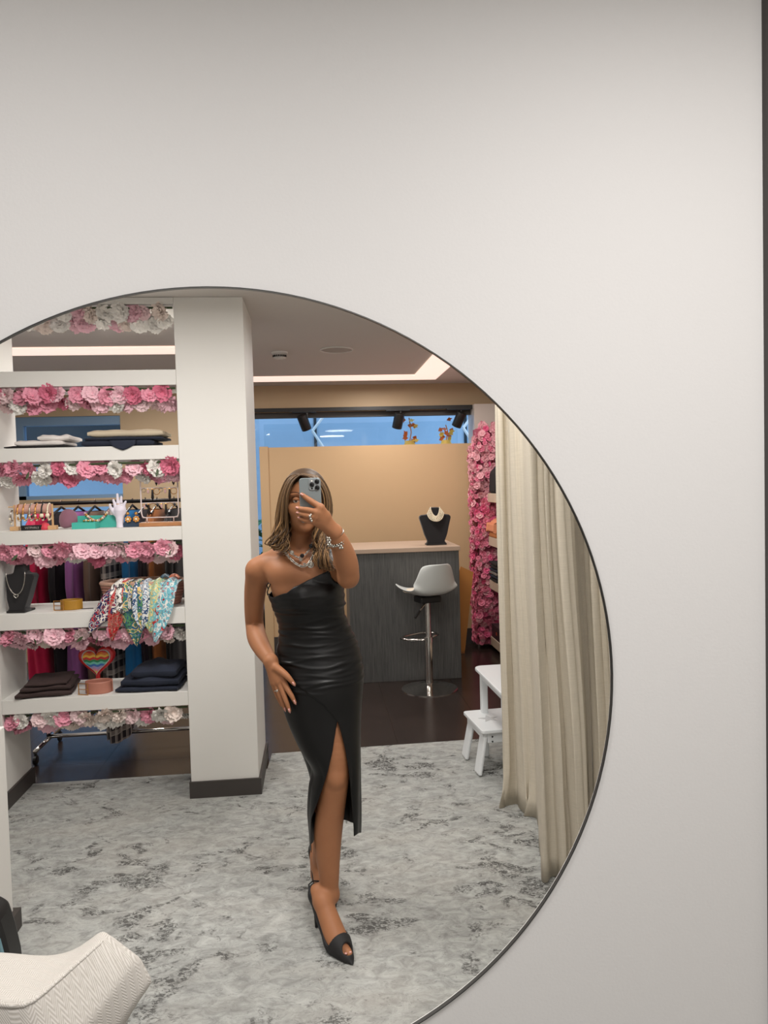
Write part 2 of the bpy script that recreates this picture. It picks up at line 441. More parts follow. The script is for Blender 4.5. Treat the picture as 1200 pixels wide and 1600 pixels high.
# column
struct('column', MB().box(-.706, -.350, 2.715, 3.254, 0, CEIL), M['white'], bevel=.004)
bb = MB().box(-.714, -.336, 2.703, 3.262, 0, .10)
struct('baseboard_column', bb, M['base'])
# left side wall of the shelving and low wall
struct('wall_alcove', MB().box(-2.05, -1.652, 2.715, 3.07, 0, CEIL), M['white'], bevel=.004)
struct('baseboard_alcove', MB().box(-2.05, -1.64, 2.705, 3.08, 0, .10), M['base'])
struct('wall_low', MB().box(-2.0, -1.185, 1.10, 1.62, 0, .79), M['white'], bevel=.004)
struct('baseboard_low', MB().box(-2.0, -1.163, 1.08, 1.64, 0, .085), M['base'], bevel=.003)
# far shopfront wall: tan fascia, tan pier, pier on the right
struct('wall_shopfront', MB().box(XL, XR, YB, YB+.15, 2.385, CEIL).box(XL, -2.9, YB, YB+.15, 0, 2.385).box(-1.88, -1.1, YB, YB+.15, 0, 2.385).box(-2.9, -1.88, YB, YB+.15, 0, .12).box(-2.9, -1.88, YB-.03, YB+.15, 1.50, 1.585), M['tanwall'])
struct('wall_pier', MB().box(1.60, XR, 6.05, YB+.15, 0, 2.42), M['marble'])
for k in range(3):
    pass
# windows
w1 = struct('window_1', MB().box(-2.9, -1.88, YB+.02, YB+.1, 2.30, 2.385).box(-2.9, -2.80, YB+.02, YB+.1, 1.58, 2.30).box(-2.9, -1.88, YB+.02, YB+.1, 1.58, 1.62), mat('window_frame_blue', (120, 150, 180), .4))
obj('pane', MB().box(-2.8, -1.88, YB+.05, YB+.056, 1.62, 2.30), M['glass'], w1)
obj('pane', MB().box(-2.9, -1.88, YB+.05, YB+.056, .12, 1.50), M['glass'], w1)
w2 = struct('window_2', MB().box(-1.1, 1.6, YB+.02, YB+.08, 2.33, 2.385).box(-1.1, -1.05, YB+.02, YB+.08, 0, 2.33).box(-.80, -.765, YB+.02, YB+.08, 0, 2.33), M['base'])
obj('pane', MB().box(-1.05, -.545, YB+.05, YB+.056, 0.0, 2.33), M['glass'], w2)
obj('pane', MB().box(-.545, 1.6, YB+.75, YB+.756, 0.0, 2.33), M['glass'], w2)
# street outside
M['facade'] = mat('street_facade', (160, 182, 200), .7, var=.08, vscale=1.2)
M['facade2'] = mat('street_dark_band', (22, 32, 38), .6)
M['pave'] = mat('street_paving', (120, 125, 130), .8)
struct('pavement', MB().box(-9, 9, YB+.9, 12, -.12, -.02), M['pave'])
bd = thing('building', 'pale blue building across the street seen through the shop windows', 'building', (0, 9.5, 0))
fc = obj('facade', MB().box(-8, 8, 0, .3, -.1, 7), M['facade'], bd)
obj('canopy', MB().box(-8, -2.2, -.5, 0, 2.20, 2.75), M['facade2'], bd, bevel=.02)
obj('ledge', MB().box(-8, 8, -.12, 0, 3.1, 3.2), M['white'], bd)
for k in range(5):
    obj('joint', MB().box(-4.4+2.2*k, -4.36+2.2*k, -.02, 0, 0, 3.1), M['facade2'], bd)
for sx in (-.62, 1.55):  # white bars stand in for diagonal reflections in the window glass
    ds = thing('reflection_bars', 'pale diagonal window reflection shaped as white bars, %s' % ('seen left of the middle track light' if sx < 0 else 'seen beside the orange leaves'), 'reflection', (sx+.6, 9.3, 2.2), group='window reflections shaped as bars')
    obj('upper_bar', MB().tube([(.32, 0, .62), (0, 0, .22)], .022, 6), M['white'], ds)
    obj('lower_bar', MB().tube([(0, 0, .22), (.2, 0, -.1)], .022, 6), M['white'], ds)

# rug
pg = [(-2.2, -3.2), (1.75, -3.2), (1.75, 3.36), (-.318, 3.30), (-.33, 3.06), (-1.63, 3.05), (-2.2, 3.05)]
obj_r = obj('area_rug', MB().prismz(pg, 0.0005, .012), M['rug'])
tag(obj_r, 'large pale grey rug with distressed black marks covering the fitting area', 'rug')

# ------------------------------------------------------------------ display shelving
unit = thing('display_shelving', 'white built-in open shelving with five thick boards beside the column', 'shelving', (-1.18, 2.715, 0))
BT = [(2.198, 2.277), (1.814, 1.886), (1.390, 1.460), (.949, 1.033), (.511, .586)]   # bottoms and tops
for b0, b1 in BT:
    obj('shelf', MB().box(-.472, .474, 0, .355, b0, b1), M['white'], unit, bevel=.002)
obj('top_board', MB().box(-.472, .474, 0, .355, 2.615, CEIL-.002), M['white'], unit)

def flower_mesh(seed, rad, cols, npet=(6, 9, 11)):
    r = random.Random(seed); mb = MB()
    for ri, k in enumerate(npet):
        rr = rad*(.45+.3*ri); el = (1.15, .75, .28)[ri]
        for p in range(k):
            a = 2*math.pi*(p+.5*ri)/k + r.uniform(-.25, .25); e = el + r.uniform(-.2, .2)
            P = []
            w = rr*r.uniform(.8, 1.05)*1.15; ph = r.uniform(0, 6)
            for i in range(4):
                t = i/3; row = []
                for j in range(8):
                    s = (j-3.5)/3.5
                    wid = w*(.15+.85*math.sin(min(1, t*1.1)*math.pi/2))*.62
                    out = rr*t*math.cos(e*(1-.45*t)); up = rr*t*math.sin(e*(1-.3*t))
                    ruf = t*t*rad*.17*math.sin(s*9+ph) + t*r.uniform(-.075, .075)*rad
                    x = out - abs(s)*t*rr*.16 + (t > .9)*r.uniform(-.09, .05)*rad; y = s*wid
                    z = up + ruf - (s*s)*.05*rr
                    ca, sa = math.cos(a), math.sin(a)
                    row.append((x*ca-y*sa, x*sa+y*ca, z))
                P.append(row)
            mb.cur = 0; mb.grid(P)
    return mb
FC = {'pale_pink': (240, 194, 205), 'pink': (232, 156, 176), 'rose': (218, 118, 144), 'white': (242, 238, 232), 'cream': (238, 222, 212), 'blush': (236, 206, 208)}
FM = {k: mat('petal_'+k, v, .7, sss=.0) for k, v in FC.items()}
fmesh = {}
for k in FC:
    for s in range(3):
        fmesh[k, s] = mesh_of('flower', flower_mesh(s*7+1, .058, None), FM[k], True)
leafm = mesh_of('leaf', MB().grid([[(-.004, 0, 0), (0, .0, .0), (.004, 0, 0)], [(-.014, .03, .004), (0, .03, 0), (.014, .03, .004)], [(-.012, .055, .002), (0, .055, -.004), (.012, .055, .002)], [(-.001, .08, -.01), (0, .08, -.012), (.001, .08, -.01)]]), M['leaf'], True)
names = ['under the shop ceiling above the top shelf board', 'under the topmost shelf board', 'under the board carrying folded white and beige clothes', 'under the board carrying the teal jewellery box', 'under the board carrying the scarf basket', 'under the lowest board, above the floor']
for gi, zt in enumerate([2.615]+[b[0] for b in BT]):
    g = thing('flower_garland', 'pink and white artificial flower garland '+names[gi], 'garland', (-1.18, 2.74, zt), group='flower garlands under the shelves')
    obj('stem', MB().tube([(-.465, .0, -.015), (-.2, .01, -.02), (.1, -.01, -.016), (.465, 0, -.015)], .006, 5), M['leaf'], g)
    rr = random.Random(gi+40); x = -.44; i = 0
    pal = [['pale_pink', 'white', 'pale_pink', 'cream', 'blush', 'white'], ['pink', 'pale_pink', 'white', 'rose', 'pale_pink', 'blush'], ['pink', 'rose', 'pink', 'white', 'pale_pink', 'pink'], ['pink', 'pale_pink', 'white', 'pink', 'rose', 'blush'], ['white', 'pale_pink', 'blush', 'pink', 'cream', 'pale_pink'], ['white', 'pale_pink', 'pink', 'cream', 'white', 'blush']][gi]
    while x < .45:
        for row in range(2):
            c = rr.choice(pal); o = bpy.data.objects.new('flower', fmesh[c, rr.randrange(3)]); COL.objects.link(o); o.parent = g
            sc = rr.uniform(.72, 1.0) * (1.0 if row else .9)
            o.location = (max(-.43, min(.43, x+rr.uniform(-.015, .015)+row*.035)), (.05 if row else .0)+rr.uniform(-.012, .018), (-.075 if row else -.036)+rr.uniform(-.012, .01))
            o.rotation_euler = (R(90+rr.uniform(-25, 40) + (25 if row else 0)), rr.uniform(-.4, .4), rr.uniform(-.5, .5)); o.scale = (sc, sc, sc)
        if rr.random() < .12:
            o = bpy.data.objects.new('leaf', leafm); COL.objects.link(o); o.parent = g; o.scale = (.55, .55, .55); o.location = (x, -.012, -.05); o.rotation_euler = (R(-100), rr.uniform(-1, 1), rr.uniform(-1, 1))
        x += rr.uniform(.058, .082); i += 1

# folded cloth
def slab(w, d, h, seed, sag=0, nx=18, ny=10):
    r = random.Random(seed); ph = [r.uniform(0, 6) for _ in range(6)]; mb = MB()
    def pt(u, v, top):
        x = (u-.5)*w; y = (v-.5)*d
        e = 1-max(abs(u-.5), abs(v-.5))*2
        ed = min(1, (max(0, min(1-abs(2*u-1), 1-abs(2*v-1)))*5)**.5)
        z = h*.5*(1+ (1 if top else -1)*(.35+.65*ed)*1.0) if top else h*.5*(1-(.5+.5*ed))
        wob = math.sin(u*9+ph[0])*math.sin(v*5+ph[1])*.14*h + math.sin(u*17+v*6+ph[2])*.06*h
        if top: z += wob*ed
        x += .012*math.sin(v*7+ph[3])*w; y += .02*math.sin(u*8+ph[4])*d
        return (x, y, max(0, z))
    P = []
    for i in range(nx+1):
        u = i/nx
        row = [pt(u, j/ny, True) for j in range(ny+1)] + [pt(u, j/ny, False) for j in range(ny, -1, -1)]
        row.append(row[0]); P.append(row)
    mb.grid(P)
    a = [P[0][j] for j in range(len(P[0])-1)]; b = [P[-1][j] for j in range(len(P[-1])-1)]
    mb.add(a, [tuple(range(len(a)))]); mb.add(b, [tuple(range(len(b)-1, -1, -1))])
    return mb
def on(px, Y, z):
    p = at(px, 700, Y)
    # x of a pixel column at the height z
    for _ in range(4):
        q = O + 0*p
        lo, hi = 400, 1400
        for _ in range(30):
            mid = (lo+hi)/2
            if at(px, mid, Y)[2] > z: lo = mid
            else: hi = mid
        p = at(px, lo, Y)
        break
    return float(p[0])
cl_w = mat('white_cotton', (232, 226, 222), .9); cl_bg = mat('beige_cotton', (205, 190, 165), .9); cl_nv = mat('navy_denim', (34, 40, 56), .9); cl_bk = mat('black_cotton', (26, 24, 26), .9); cl_br = mat('dark_brown_cotton', (62, 47, 45), .9)
def folded(name, label, px0, px1, Y, zb, layers, d=.24, rz=0, cat='clothing', droop=None):
    xa, xb = on(px0, Y, zb), on(px1, Y, zb)
    t = thing(name, label, cat, ((xa+xb)/2, Y, zb), rz)
    z = 0
    for i, (mt, h, fr, off) in enumerate(layers):
        w = (xb-xa)*fr
        mb = slab(w, d*(1-.04*i), h, i*5+int(px0))
        mb.v = [(x+off, y, q+z) for x, y, q in mb.v]
        obj('fold', mb, mt, t, smooth=True); z += h*.88
    if droop:
        mt, x, w, l = droop
        P = []
        for i in range(9):
            u = i/8-.5; prof = (1-abs(2*u)**1.3)
            P.append([(x+u*w, -.10-.03*k/5 if k < 4 else -(Y-2.715)-.004, .028-.0*k if k < 4 else .028-(k-4)/4*(.02+l*prof)) for k in range(9)])
        obj('hanging_flap', MB().grid(P), mt, t, smooth=True, solid=.006)
    return t
zb = BT[1][1]
folded('folded_shirt', 'folded white garment laid on a black cloth, left on the upper clothes shelf', 34, 112, 2.87, zb, [(cl_bk, .014, 1.22, -.01), (cl_w, .03, .95, 0), (cl_w, .03, .62, .07)])
folded('folded_trousers', 'folded beige garment lying on a folded navy one, right on the upper clothes shelf', 142, 262, 2.85, zb, [(cl_nv, .036, .92, -.03), (cl_nv, .02, 1.0, .0), (cl_bg, .038, .95, .01)], droop=(cl_nv, .0, .13, .03))
zb = BT[4][1]
folded('folded_trousers', 'folded dark brown garment on the left of the lowest shelf', 36, 118, 2.86, zb, [(cl_br, .035, 1.0, 0), (cl_br, .03, .9, .01), (cl_br, .02, .75, .01)], d=.27, rz=R(8))
folded('folded_jeans', 'folded dark navy jeans piled on the right of the lowest shelf', 192, 288, 2.86, zb, [(cl_nv, .03, 1.0, 0), (cl_nv, .05, .93, .012), (cl_nv, .055, .72, .035)], d=.26, rz=R(-4))

# ---- shelf C: jewellery
zc = BT[2][1]
Yc = 2.80
xa, xb = on(24, Yc, zc), on(83, Yc, zc)
tb = thing('bracelet_stand', 'wooden bracelet stand with a pink velvet roll, left on the jewellery shelf', 'jewellery stand', ((xa+xb)/2, Yc, zc))
hw = (xb-xa)/2
for s in (-1, 1):
    obj('base', MB().box(s*hw-.021, s*hw+.021, -.02, .02, 0, .022), M['wood'], tb, bevel=.003)
    obj('post', MB().tube([(s*hw, 0, .02), (s*hw, 0, .135)], .0055, 8), M['wood'], tb)
velv = mat('pink_velvet', (206, 160, 145), .9, sheen=.3)
obj('roll', MB().tube([(-hw*.86, 0, .112), (hw*.9, 0, .112)], .026, 16), velv, tb, smooth=False)
obj('crossbar', MB().tube([(-hw-.03, -.0, .125), (-hw*.8, 0, .125)], .0035, 6), M['wood'], tb)
for i, (u, mt, lb) in enumerate(((-1.12, M['silver'], 'silver bracelet hanging off the left end of the bracelet stand'), (-.72, M['gold'], 'leftmost gold bracelet on the pink velvet roll'), (-.42, M['gold'], 'thin gold bracelet second from left on the pink roll'), (-.08, M['silver'], 'pale bead bracelet at the middle of the pink roll'), (.22, M['gold'], 'thin gold bracelet right of the middle of the pink roll'), (.55, M['black'], 'chunky bracelet with a black bead on the pink roll'), (.86, M['pearl'], 'cream bracelet at the right end of the pink roll'))):
    br = thing('bracelet', lb, 'bracelet', ((xa+xb)/2+u*hw, Yc, zc+(.095 if u > -1 else .08)), group='bracelets on the velvet roll')
    obj('band', MB().ring((0, 0, 0), .034 if u > -1 else .022, .004, 'X', 20, 5, T=Matrix.Diagonal((1, 1, 1.25, 1))), mt, br, smooth=True)
    for k in range(5):
        a = -1.9+.35*k; 
        obj('bead', MB().ball((0, .036*math.sin(a)*1.02, -.002-.045*math.cos(a)*(-1 if k == 0 else 1)), .006 + (.006 if u > .5 and k == 2 else 0), 8, 5), [M['pearl'], mt][k % 2], br, smooth=True)
sb = thing('jewellery_sign', 'small black box with pale lettering under the bracelet roll', 'box', (on(51, 2.79, zc), 2.79, zc))
obj('box', MB().box(-.056, .056, -.008, .03, 0, .026), M['black'], sb, bevel=.001)
def text(s, size, loc, parent, m_, rot=(R(90), 0, 0)):
    c = bpy.data.curves.new('lettering', 'FONT'); c.body = s; c.size = size; c.align_x = 'CENTER'; c.align_y = 'CENTER'; c.extrude = .0003
    o = bpy.data.objects.new('lettering', c); COL.objects.link(o)
    dg = bpy.context.evaluated_depsgraph_get(); me = bpy.data.meshes.new_from_object(o.evaluated_get(dg))
    bpy.data.objects.remove(o)
    o = bpy.data.objects.new('lettering', me); COL.objects.link(o); me.materials.clear(); me.materials.append(m_)
    o.parent = parent; o.location = loc; o.rotation_euler = rot; return o
text('VSTPHRLS', .016, (0, -.0088, .013), sb, mat('pale_print', (170, 165, 160), .6))
rd = obj('ring_holder', MB().lathe([(.024, 0), (.024, .012), (.02, .028), (.011, .036), (.001, .039)], (0, 0, 0), 18), mat('coral_red', (214, 66, 82), .6), smooth=True, loc=(on(71, 2.80, zc), 2.80, zc)); tag(rd, 'small coral red dome beside the black lettered box', 'ring holder')
pu = obj('velvet_pouch', MB().lathe([(.03, 0), (.05, .012), (.053, .04), (.045, .07), (.028, .092), (.012, .1)], (0, 0, 0), 20, sy=.55, T=Matrix.Shear('XY', 4, (0, 0)) @ Matrix.Rotation(R(-8), 4, 'Y')), mat('mauve_velvet', (150, 104, 122), .9, sheen=.4), smooth=True, loc=(on(110, 2.90, zc), 2.90, zc+.004)); tag(pu, 'plump mauve velvet pouch behind the teal jewellery box', 'pouch')
tx = thing('jewellery_box', 'open teal card jewellery box holding a beaded chain, middle of the jewellery shelf', 'box', (on(134, 2.79, zc), 2.79, zc))
def tray(w, d, h, t=.004):
    return MB().box(-w, w, -d, d, 0, t).box(-w, w, -d, -d+t, t, h).box(-w, w, d-t, d, t, h).box(-w, -w+t, -d+t, d-t, t, h).box(w-t, w, -d+t, d-t, t, h)
obj('tray', tray(.06, .035, .034), M['teal'], tx)
obj('lid', MB().box(-.06, .155, .062, .07, .0, .066).box(-.06, .155, .07, .095, 0, .008), M['teal'], tx, bevel=.002)
obj('padding', MB().box(-.055, .055, -.03, .03, .004, .02), M['teal'], tx)
nk = thing('bead_necklace', 'pink and gold bead necklace draped over the teal box lid', 'necklace', (on(150, 2.83, zc), 2.83, zc))
pkb = mat('pink_bead', (205, 165, 165), .3)
pts = [(-.06, .022, .078)] + [(-.06+.125*t, .016, .078-.045*math.sin(t*math.pi)+.01*t) for t in np.linspace(.06, 1, 15)]
for i, p in enumerate(pts): obj('bead', MB().ball(p, .0075, 8, 5), [pkb, M['gold'], M['pearl']][i % 3], nk, smooth=True)
for i in range(5): obj('bead', MB().ball((-.055+.011*i, -.02, .04+.003*(i % 2)), .006, 8, 5), [M['gold'], M['pearl']][i % 2], nk, smooth=True)

# ------------------------------------------------------------------ smooth solid bodies from blended primitives
class SDF:
    def __init__(s, lo, hi, h):
        s.lo = np.array(lo, np.float32); s.h = h; s.n = np.ceil((np.array(hi)-np.array(lo))/h).astype(int)+1
        s.g = np.full(s.n, .08, np.float32)
        s.ax = [(s.lo[i]+h*np.arange(s.n[i], dtype=np.float32)) for i in range(3)]
    def sub(s, lo, hi):
        a = np.clip(((np.array(lo)-s.lo)/s.h).astype(int), 0, s.n); b = np.clip(((np.array(hi)-s.lo)/s.h).astype(int)+2, 0, s.n)
        sl = tuple(slice(a[i], b[i]) for i in range(3))
        X = s.ax[0][sl[0]][:, None, None]; Y = s.ax[1][sl[1]][None, :, None]; Z = s.ax[2][sl[2]][None, None, :]
        return sl, X, Y, Z
    def blend(s, sl, d, k):
        g = s.g[sl]; d = d.astype(np.float32)
        h = np.clip(.5+.5*(g-d)/k, 0, 1); s.g[sl] = g*(1-h)+d*h-k*h*(1-h)
    def cone(s, a, b, ra, rb, k=.01):
        a = np.array(a, float); b = np.array(b, float); m = max(ra, rb)+k+.03
        sl, X, Y, Z = s.sub(np.minimum(a, b)-m, np.maximum(a, b)+m)
        d = b-a; L2 = d@d+1e-12
        t = np.clip(((X-a[0])*d[0]+(Y-a[1])*d[1]+(Z-a[2])*d[2])/L2, 0, 1)
        q = np.sqrt((X-a[0]-t*d[0])**2+(Y-a[1]-t*d[1])**2+(Z-a[2]-t*d[2])**2) - (ra+(rb-ra)*t)
        s.blend(sl, q, k)
    def chain(s, pts, rad, k=.01, n=5):
        # one limb: a smooth spline of tapered segments, united hard inside itself, then blended to the rest
        pts = [np.array(p, float) for p in pts]; N = len(pts); Q = []; Rr = []
        for i in range(N-1):
            p0, p1, p2, p3 = pts[max(0, i-1)], pts[i], pts[i+1], pts[min(N-1, i+2)]
            a0, a1, a2, a3 = rad[max(0, i-1)], rad[i], rad[i+1], rad[min(N-1, i+2)]
            for f in np.arange(n)/n:
                w0, w1, w2, w3 = -.5*f+f*f-.5*f**3, 1-2.5*f*f+1.5*f**3, .5*f+2*f*f-1.5*f**3, -.5*f*f+.5*f**3
                Q.append(w0*p0+w1*p1+w2*p2+w3*p3); Rr.append(w0*a0+w1*a1+w2*a2+w3*a3)
        Q.append(pts[-1]); Rr.append(rad[-1]); Q = np.array(Q); m = max(Rr)+k+.03
        sl, X, Y, Z = s.sub(Q.min(0)-m, Q.max(0)+m); best = None
        for i in range(len(Q)-1):
            a, d = Q[i], Q[i+1]-Q[i]; L2 = d@d+1e-12
            t = np.clip(((X-a[0])*d[0]+(Y-a[1])*d[1]+(Z-a[2])*d[2])/L2, 0, 1)
            q = np.sqrt((X-a[0]-t*d[0])**2+(Y-a[1]-t*d[1])**2+(Z-a[2]-t*d[2])**2) - (Rr[i]+(Rr[i+1]-Rr[i])*t)
            best = q if best is None else np.minimum(best, q)
        s.blend(sl, best, k)
    def sample(s, P):
        # distance and outward direction at points
        q = (P-s.lo)/s.h; i = np.clip(q.astype(int), 0, s.n-2); f = np.clip(q-i, 0, 1)
        def val(a, b, c): return s.g[i[:, 0]+a, i[:, 1]+b, i[:, 2]+c]
        d = 0; G = np.zeros_like(P)
        for a in (0, 1):
            for b in (0, 1):
                for c in (0, 1):
                    w = [(f[:, 0] if a else 1-f[:, 0]), (f[:, 1] if b else 1-f[:, 1]), (f[:, 2] if c else 1-f[:, 2])]
                    v = val(a, b, c); d = d+v*w[0]*w[1]*w[2]
                    G[:, 0] += v*(1 if a else -1)*w[1]*w[2]; G[:, 1] += v*(1 if b else -1)*w[0]*w[2]; G[:, 2] += v*(1 if c else -1)*w[0]*w[1]
        return d, G/(np.linalg.norm(G, axis=1, keepdims=True)+1e-9)
    def ell(s, c, r, k=.01, cut=False):
        c = np.array(c, float); r = np.array(r, float); m = r.max()+k+.03
        sl, X, Y, Z = s.sub(c-m, c+m)
        k0 = np.sqrt(((X-c[0])/r[0])**2+((Y-c[1])/r[1])**2+((Z-c[2])/r[2])**2)
        k1 = np.sqrt(((X-c[0])/r[0]**2)**2+((Y-c[1])/r[1]**2)**2+((Z-c[2])/r[2]**2)**2)+1e-6
        d = k0*(k0-1)/k1
        if cut:
            g = s.g[sl]; d = -d; h = np.clip(.5-.5*(g-d)/k, 0, 1); s.g[sl] = g*(1-h)+d*h+k*h*(1-h)
        else: s.blend(sl, d, k)
    def mesh(s):
        g = s.g; S = g < 0
        cnt = np.zeros(s.n-1, np.int8)
        for dx in (0, 1):
            for dy in (0, 1):
                for dz in (0, 1): cnt += S[dx:s.n[0]-1+dx, dy:s.n[1]-1+dy, dz:s.n[2]-1+dz]
        act = np.argwhere((cnt > 0) & (cnt < 8)); idx = np.full(s.n-1, -1, np.int32)
        idx[tuple(act.T)] = np.arange(len(act))
        acc = np.zeros((len(act), 3)); num = np.zeros(len(act))
        cs = [(a, b, c) for a in (0, 1) for b in (0, 1) for c in (0, 1)]
        for p in cs:
            for ax in range(3):
                if p[ax]: continue
                q = list(p); q[ax] = 1
                ga = g[tuple((act+p).T)]; gb = g[tuple((act+q).T)]
                mk = (ga < 0) != (gb < 0); t = np.where(mk, ga/(ga-gb+1e-20), 0)
                pos = np.tile(np.array(p, float), (len(act), 1)); pos[:, ax] += t
                acc[mk] += pos[mk]; num[mk] += 1
        V = s.lo + s.h*(act + acc/num[:, None])
        Fs = []
        for ax in range(3):
            o1, o2 = (ax+1) % 3, (ax+2) % 3
            A = np.take(S, range(0, s.n[ax]-1), ax); Bq = np.take(S, range(1, s.n[ax]), ax)
            e = np.argwhere(A != Bq); e = e[(e[:, o1] > 0) & (e[:, o2] > 0) & (e[:, o1] < s.n[o1]-1) & (e[:, o2] < s.n[o2]-1)]
            quad = []
            for d1, d2 in ((-1, -1), (0, -1), (0, 0), (-1, 0)):
                c = e.copy(); c[:, o1] += d1; c[:, o2] += d2; quad.append(idx[tuple(c.T)])
            q = np.stack(quad, 1); inside = S[tuple(e.T)]
            q[~inside] = q[~inside][:, ::-1]
            Fs.append(q)
        return V, np.concatenate(Fs)
def np_obj(name, parts, m_, parent=None, offset=(0, 0, 0)):
    V = []; Fc = []; o = 0
    for v, f in parts: V.append(v-np.array(offset)); Fc.append(f+o); o += len(v)
    V = np.concatenate(V); Fc = np.concatenate(Fc)
    me = bpy.data.meshes.new(name); me.vertices.add(len(V)); me.vertices.foreach_set('co', V.astype(np.float32).ravel())
    me.loops.add(Fc.size); me.loops.foreach_set('vertex_index', Fc.astype(np.int32).ravel())
    me.polygons.add(len(Fc)); me.polygons.foreach_set('loop_start', np.arange(0, Fc.size, 4, dtype=np.int32))
    me.polygons.foreach_set('use_smooth', np.ones(len(Fc), bool)); me.update(calc_edges=True); me.validate()
    me.materials.append(m_)
    ob = bpy.data.objects.new(name, me); COL.objects.link(ob)
    if parent: ob.parent = parent
    return ob

# white display hand with rings
hx = on(188, 2.82, zc)
s = SDF((-.06, -.04, -.005), (.06, .04, .2), .0025)
s.cone((0, 0, .0), (0, 0, .04), .02, .018, .01); s.cone((0, 0, .04), (0, 0, .085), .018, .03, .012); s.ell((0, 0, .082), (.034, .015, .036), .01)
for x, z0, x2, z2, r_ in ((-.022, .105, -.03, .142, .0075), (-.006, .11, -.008, .172, .0078), (.01, .108, .012, .158, .0075), (.024, .1, .034, .132, .0068)):
    s.chain([(x, 0, z0-.02), (x, -.004, z0+.01), (x2, -.002, z2)], [.009, .0085, r_*.8], .005)
s.chain([(-.024, 0, .07), (-.04, -.012, .095), (-.044, -.018, .118)], [.012, .009, .0065], .006)
hd = np_obj('display_hand', [s.mesh()], mat('white_porcelain', (226, 220, 232), .5)); hd.location = (hx, 2.82, zc+.004)
tag(hd, 'white upright display hand wearing rings on the jewellery shelf', 'display hand')
for i, (x, z) in enumerate(((-.006, .124), (.012, .117), (.012, .128))):
    rg = obj('ring', MB().ring((0, 0, 0), .0095, .0022, 'Z', 16, 5), M['gold'] if i == 0 else M['silver'], smooth=True, loc=(hx+x, 2.818, zc+z))
    tag(rg, ['gold ring on the second finger of the white display hand', 'lower silver ring on the third finger of the white display hand', 'upper silver ring on the third finger of the white display hand'][i], 'ring', 'rings on the display hand')
# flower earrings on a navy wedge
es = thing('earring_stand', 'small navy earring wedge between the white hand and the earring rack', 'jewellery stand', (on(207, 2.83, zc), 2.83, zc))
obj('wedge', MB().prism([(-.045, 0), (.045, 0), (.045, .012), (.02, .05), (-.02, .05), (-.045, .018)], -.02, .02), mat('navy_card', (38, 58, 80), .7), es, bevel=.002)
for i, x in enumerate((-.022, .02)):
    er = thing('earring', ['left orange flower earring on the navy wedge', 'right orange flower earring on the navy wedge'][i], 'earring', (on(207, 2.80, zc)+x, 2.803, zc+.03), group='orange flower earrings')
    obj('top_drop', MB().ball((0, 0, .042), .009, 10, 6), M['gold'], er, smooth=True)
    for k in range(7): obj('petal', MB().ball((.012*math.cos(k*.9), 0, .012+.012*math.sin(k*.9)), .006, 8, 5), mat('amber_bead', (214, 150, 70), .3) if (i, k) == (0, 0) else bpy.data.materials['amber_bead'], er, smooth=True)
    obj('centre', MB().ball((0, -.004, .012), .0075, 10, 6), M['pearl'], er, smooth=True)
# earring rack
Yr = 2.83
xa, xb = on(222, Yr, zc), on(280, Yr, zc)
rk = thing('earring_rack', 'white wire earring rack on a wooden base, right end of the jewellery shelf', 'jewellery stand', ((xa+xb)/2, Yr, zc))
w = (xb-xa)/2
wb = [(-w-.005, -.05), (w+.03, -.06), (w+.03, .03), (-w-.005, .045)]
obj('base', MB().prismz(wb, 0, .022), mat('oak_base', (176, 122, 78), .5, var=.1, vscale=15), rk, bevel=.004)
wm = mat('white_wire', (228, 214, 212), .4)
H = .285
obj('frame', MB().tube([(-w*.72, 0, .02), (-w*.72, 0, .045), (-w*.95, 0, .05), (-w, 0, .07), (-w, 0, H-.015), (-w*.95, 0, H), (w*.95, 0, H), (w, 0, H-.015), (w, 0, .07), (w*.95, 0, .05), (w*.72, 0, .045), (w*.72, 0, .02)], .0038, 6).tube([(-w*.95, 0, .046), (w*.95, 0, .046)], .0035, 6), wm, rk, smooth=True)
for z in (.205, .125): obj('crossbar', MB().tube([(-w, 0, z), (w, 0, z)], .0025, 5), wm, rk)
eid = 0
rk_names = ['top bar', 'middle bar', 'lower bar']
for bi, z in enumerate((H-.002, .203, .123)):
    for k in range(8):
        x = -w*.82+k*w*.23
        lab = '%s earring, %s from the left on the %s of the wire rack' % (['large gold hoop', 'silver hoop', 'pink stone', 'dark drop'][(k+bi) % 4], ['first', 'second', 'third', 'fourth', 'fifth', 'sixth', 'seventh', 'eighth'][k], rk_names[bi])
        er = thing('earring', lab, 'earring', (rk.location.x+x, Yr-.006, zc+z), group='earrings on the wire rack')
        ty = (k+bi) % 4
        mt = [M['gold'], M['silver'], pkb, M['darkmetal']][ty]
        r_ = (.017 if ty == 0 else .01) * (1.2 if bi == 0 else 1)
        if ty < 2: obj('hoop', MB().ring((0, 0, -r_), r_, .0016, 'Y', 14, 4), mt, er)
        else:
            obj('drop', MB().lathe([(.001, 0), (.004, -.006), (.006 if ty == 2 else .008, -.02 if ty == 2 else -.05), (.002, -.028 if ty == 2 else -.066)], (0, 0, 0), 8, sy=.5), mt, er, smooth=True)
            obj('bead', MB().ball((0, 0, -.004), .004, 6, 4), M['gold'], er)

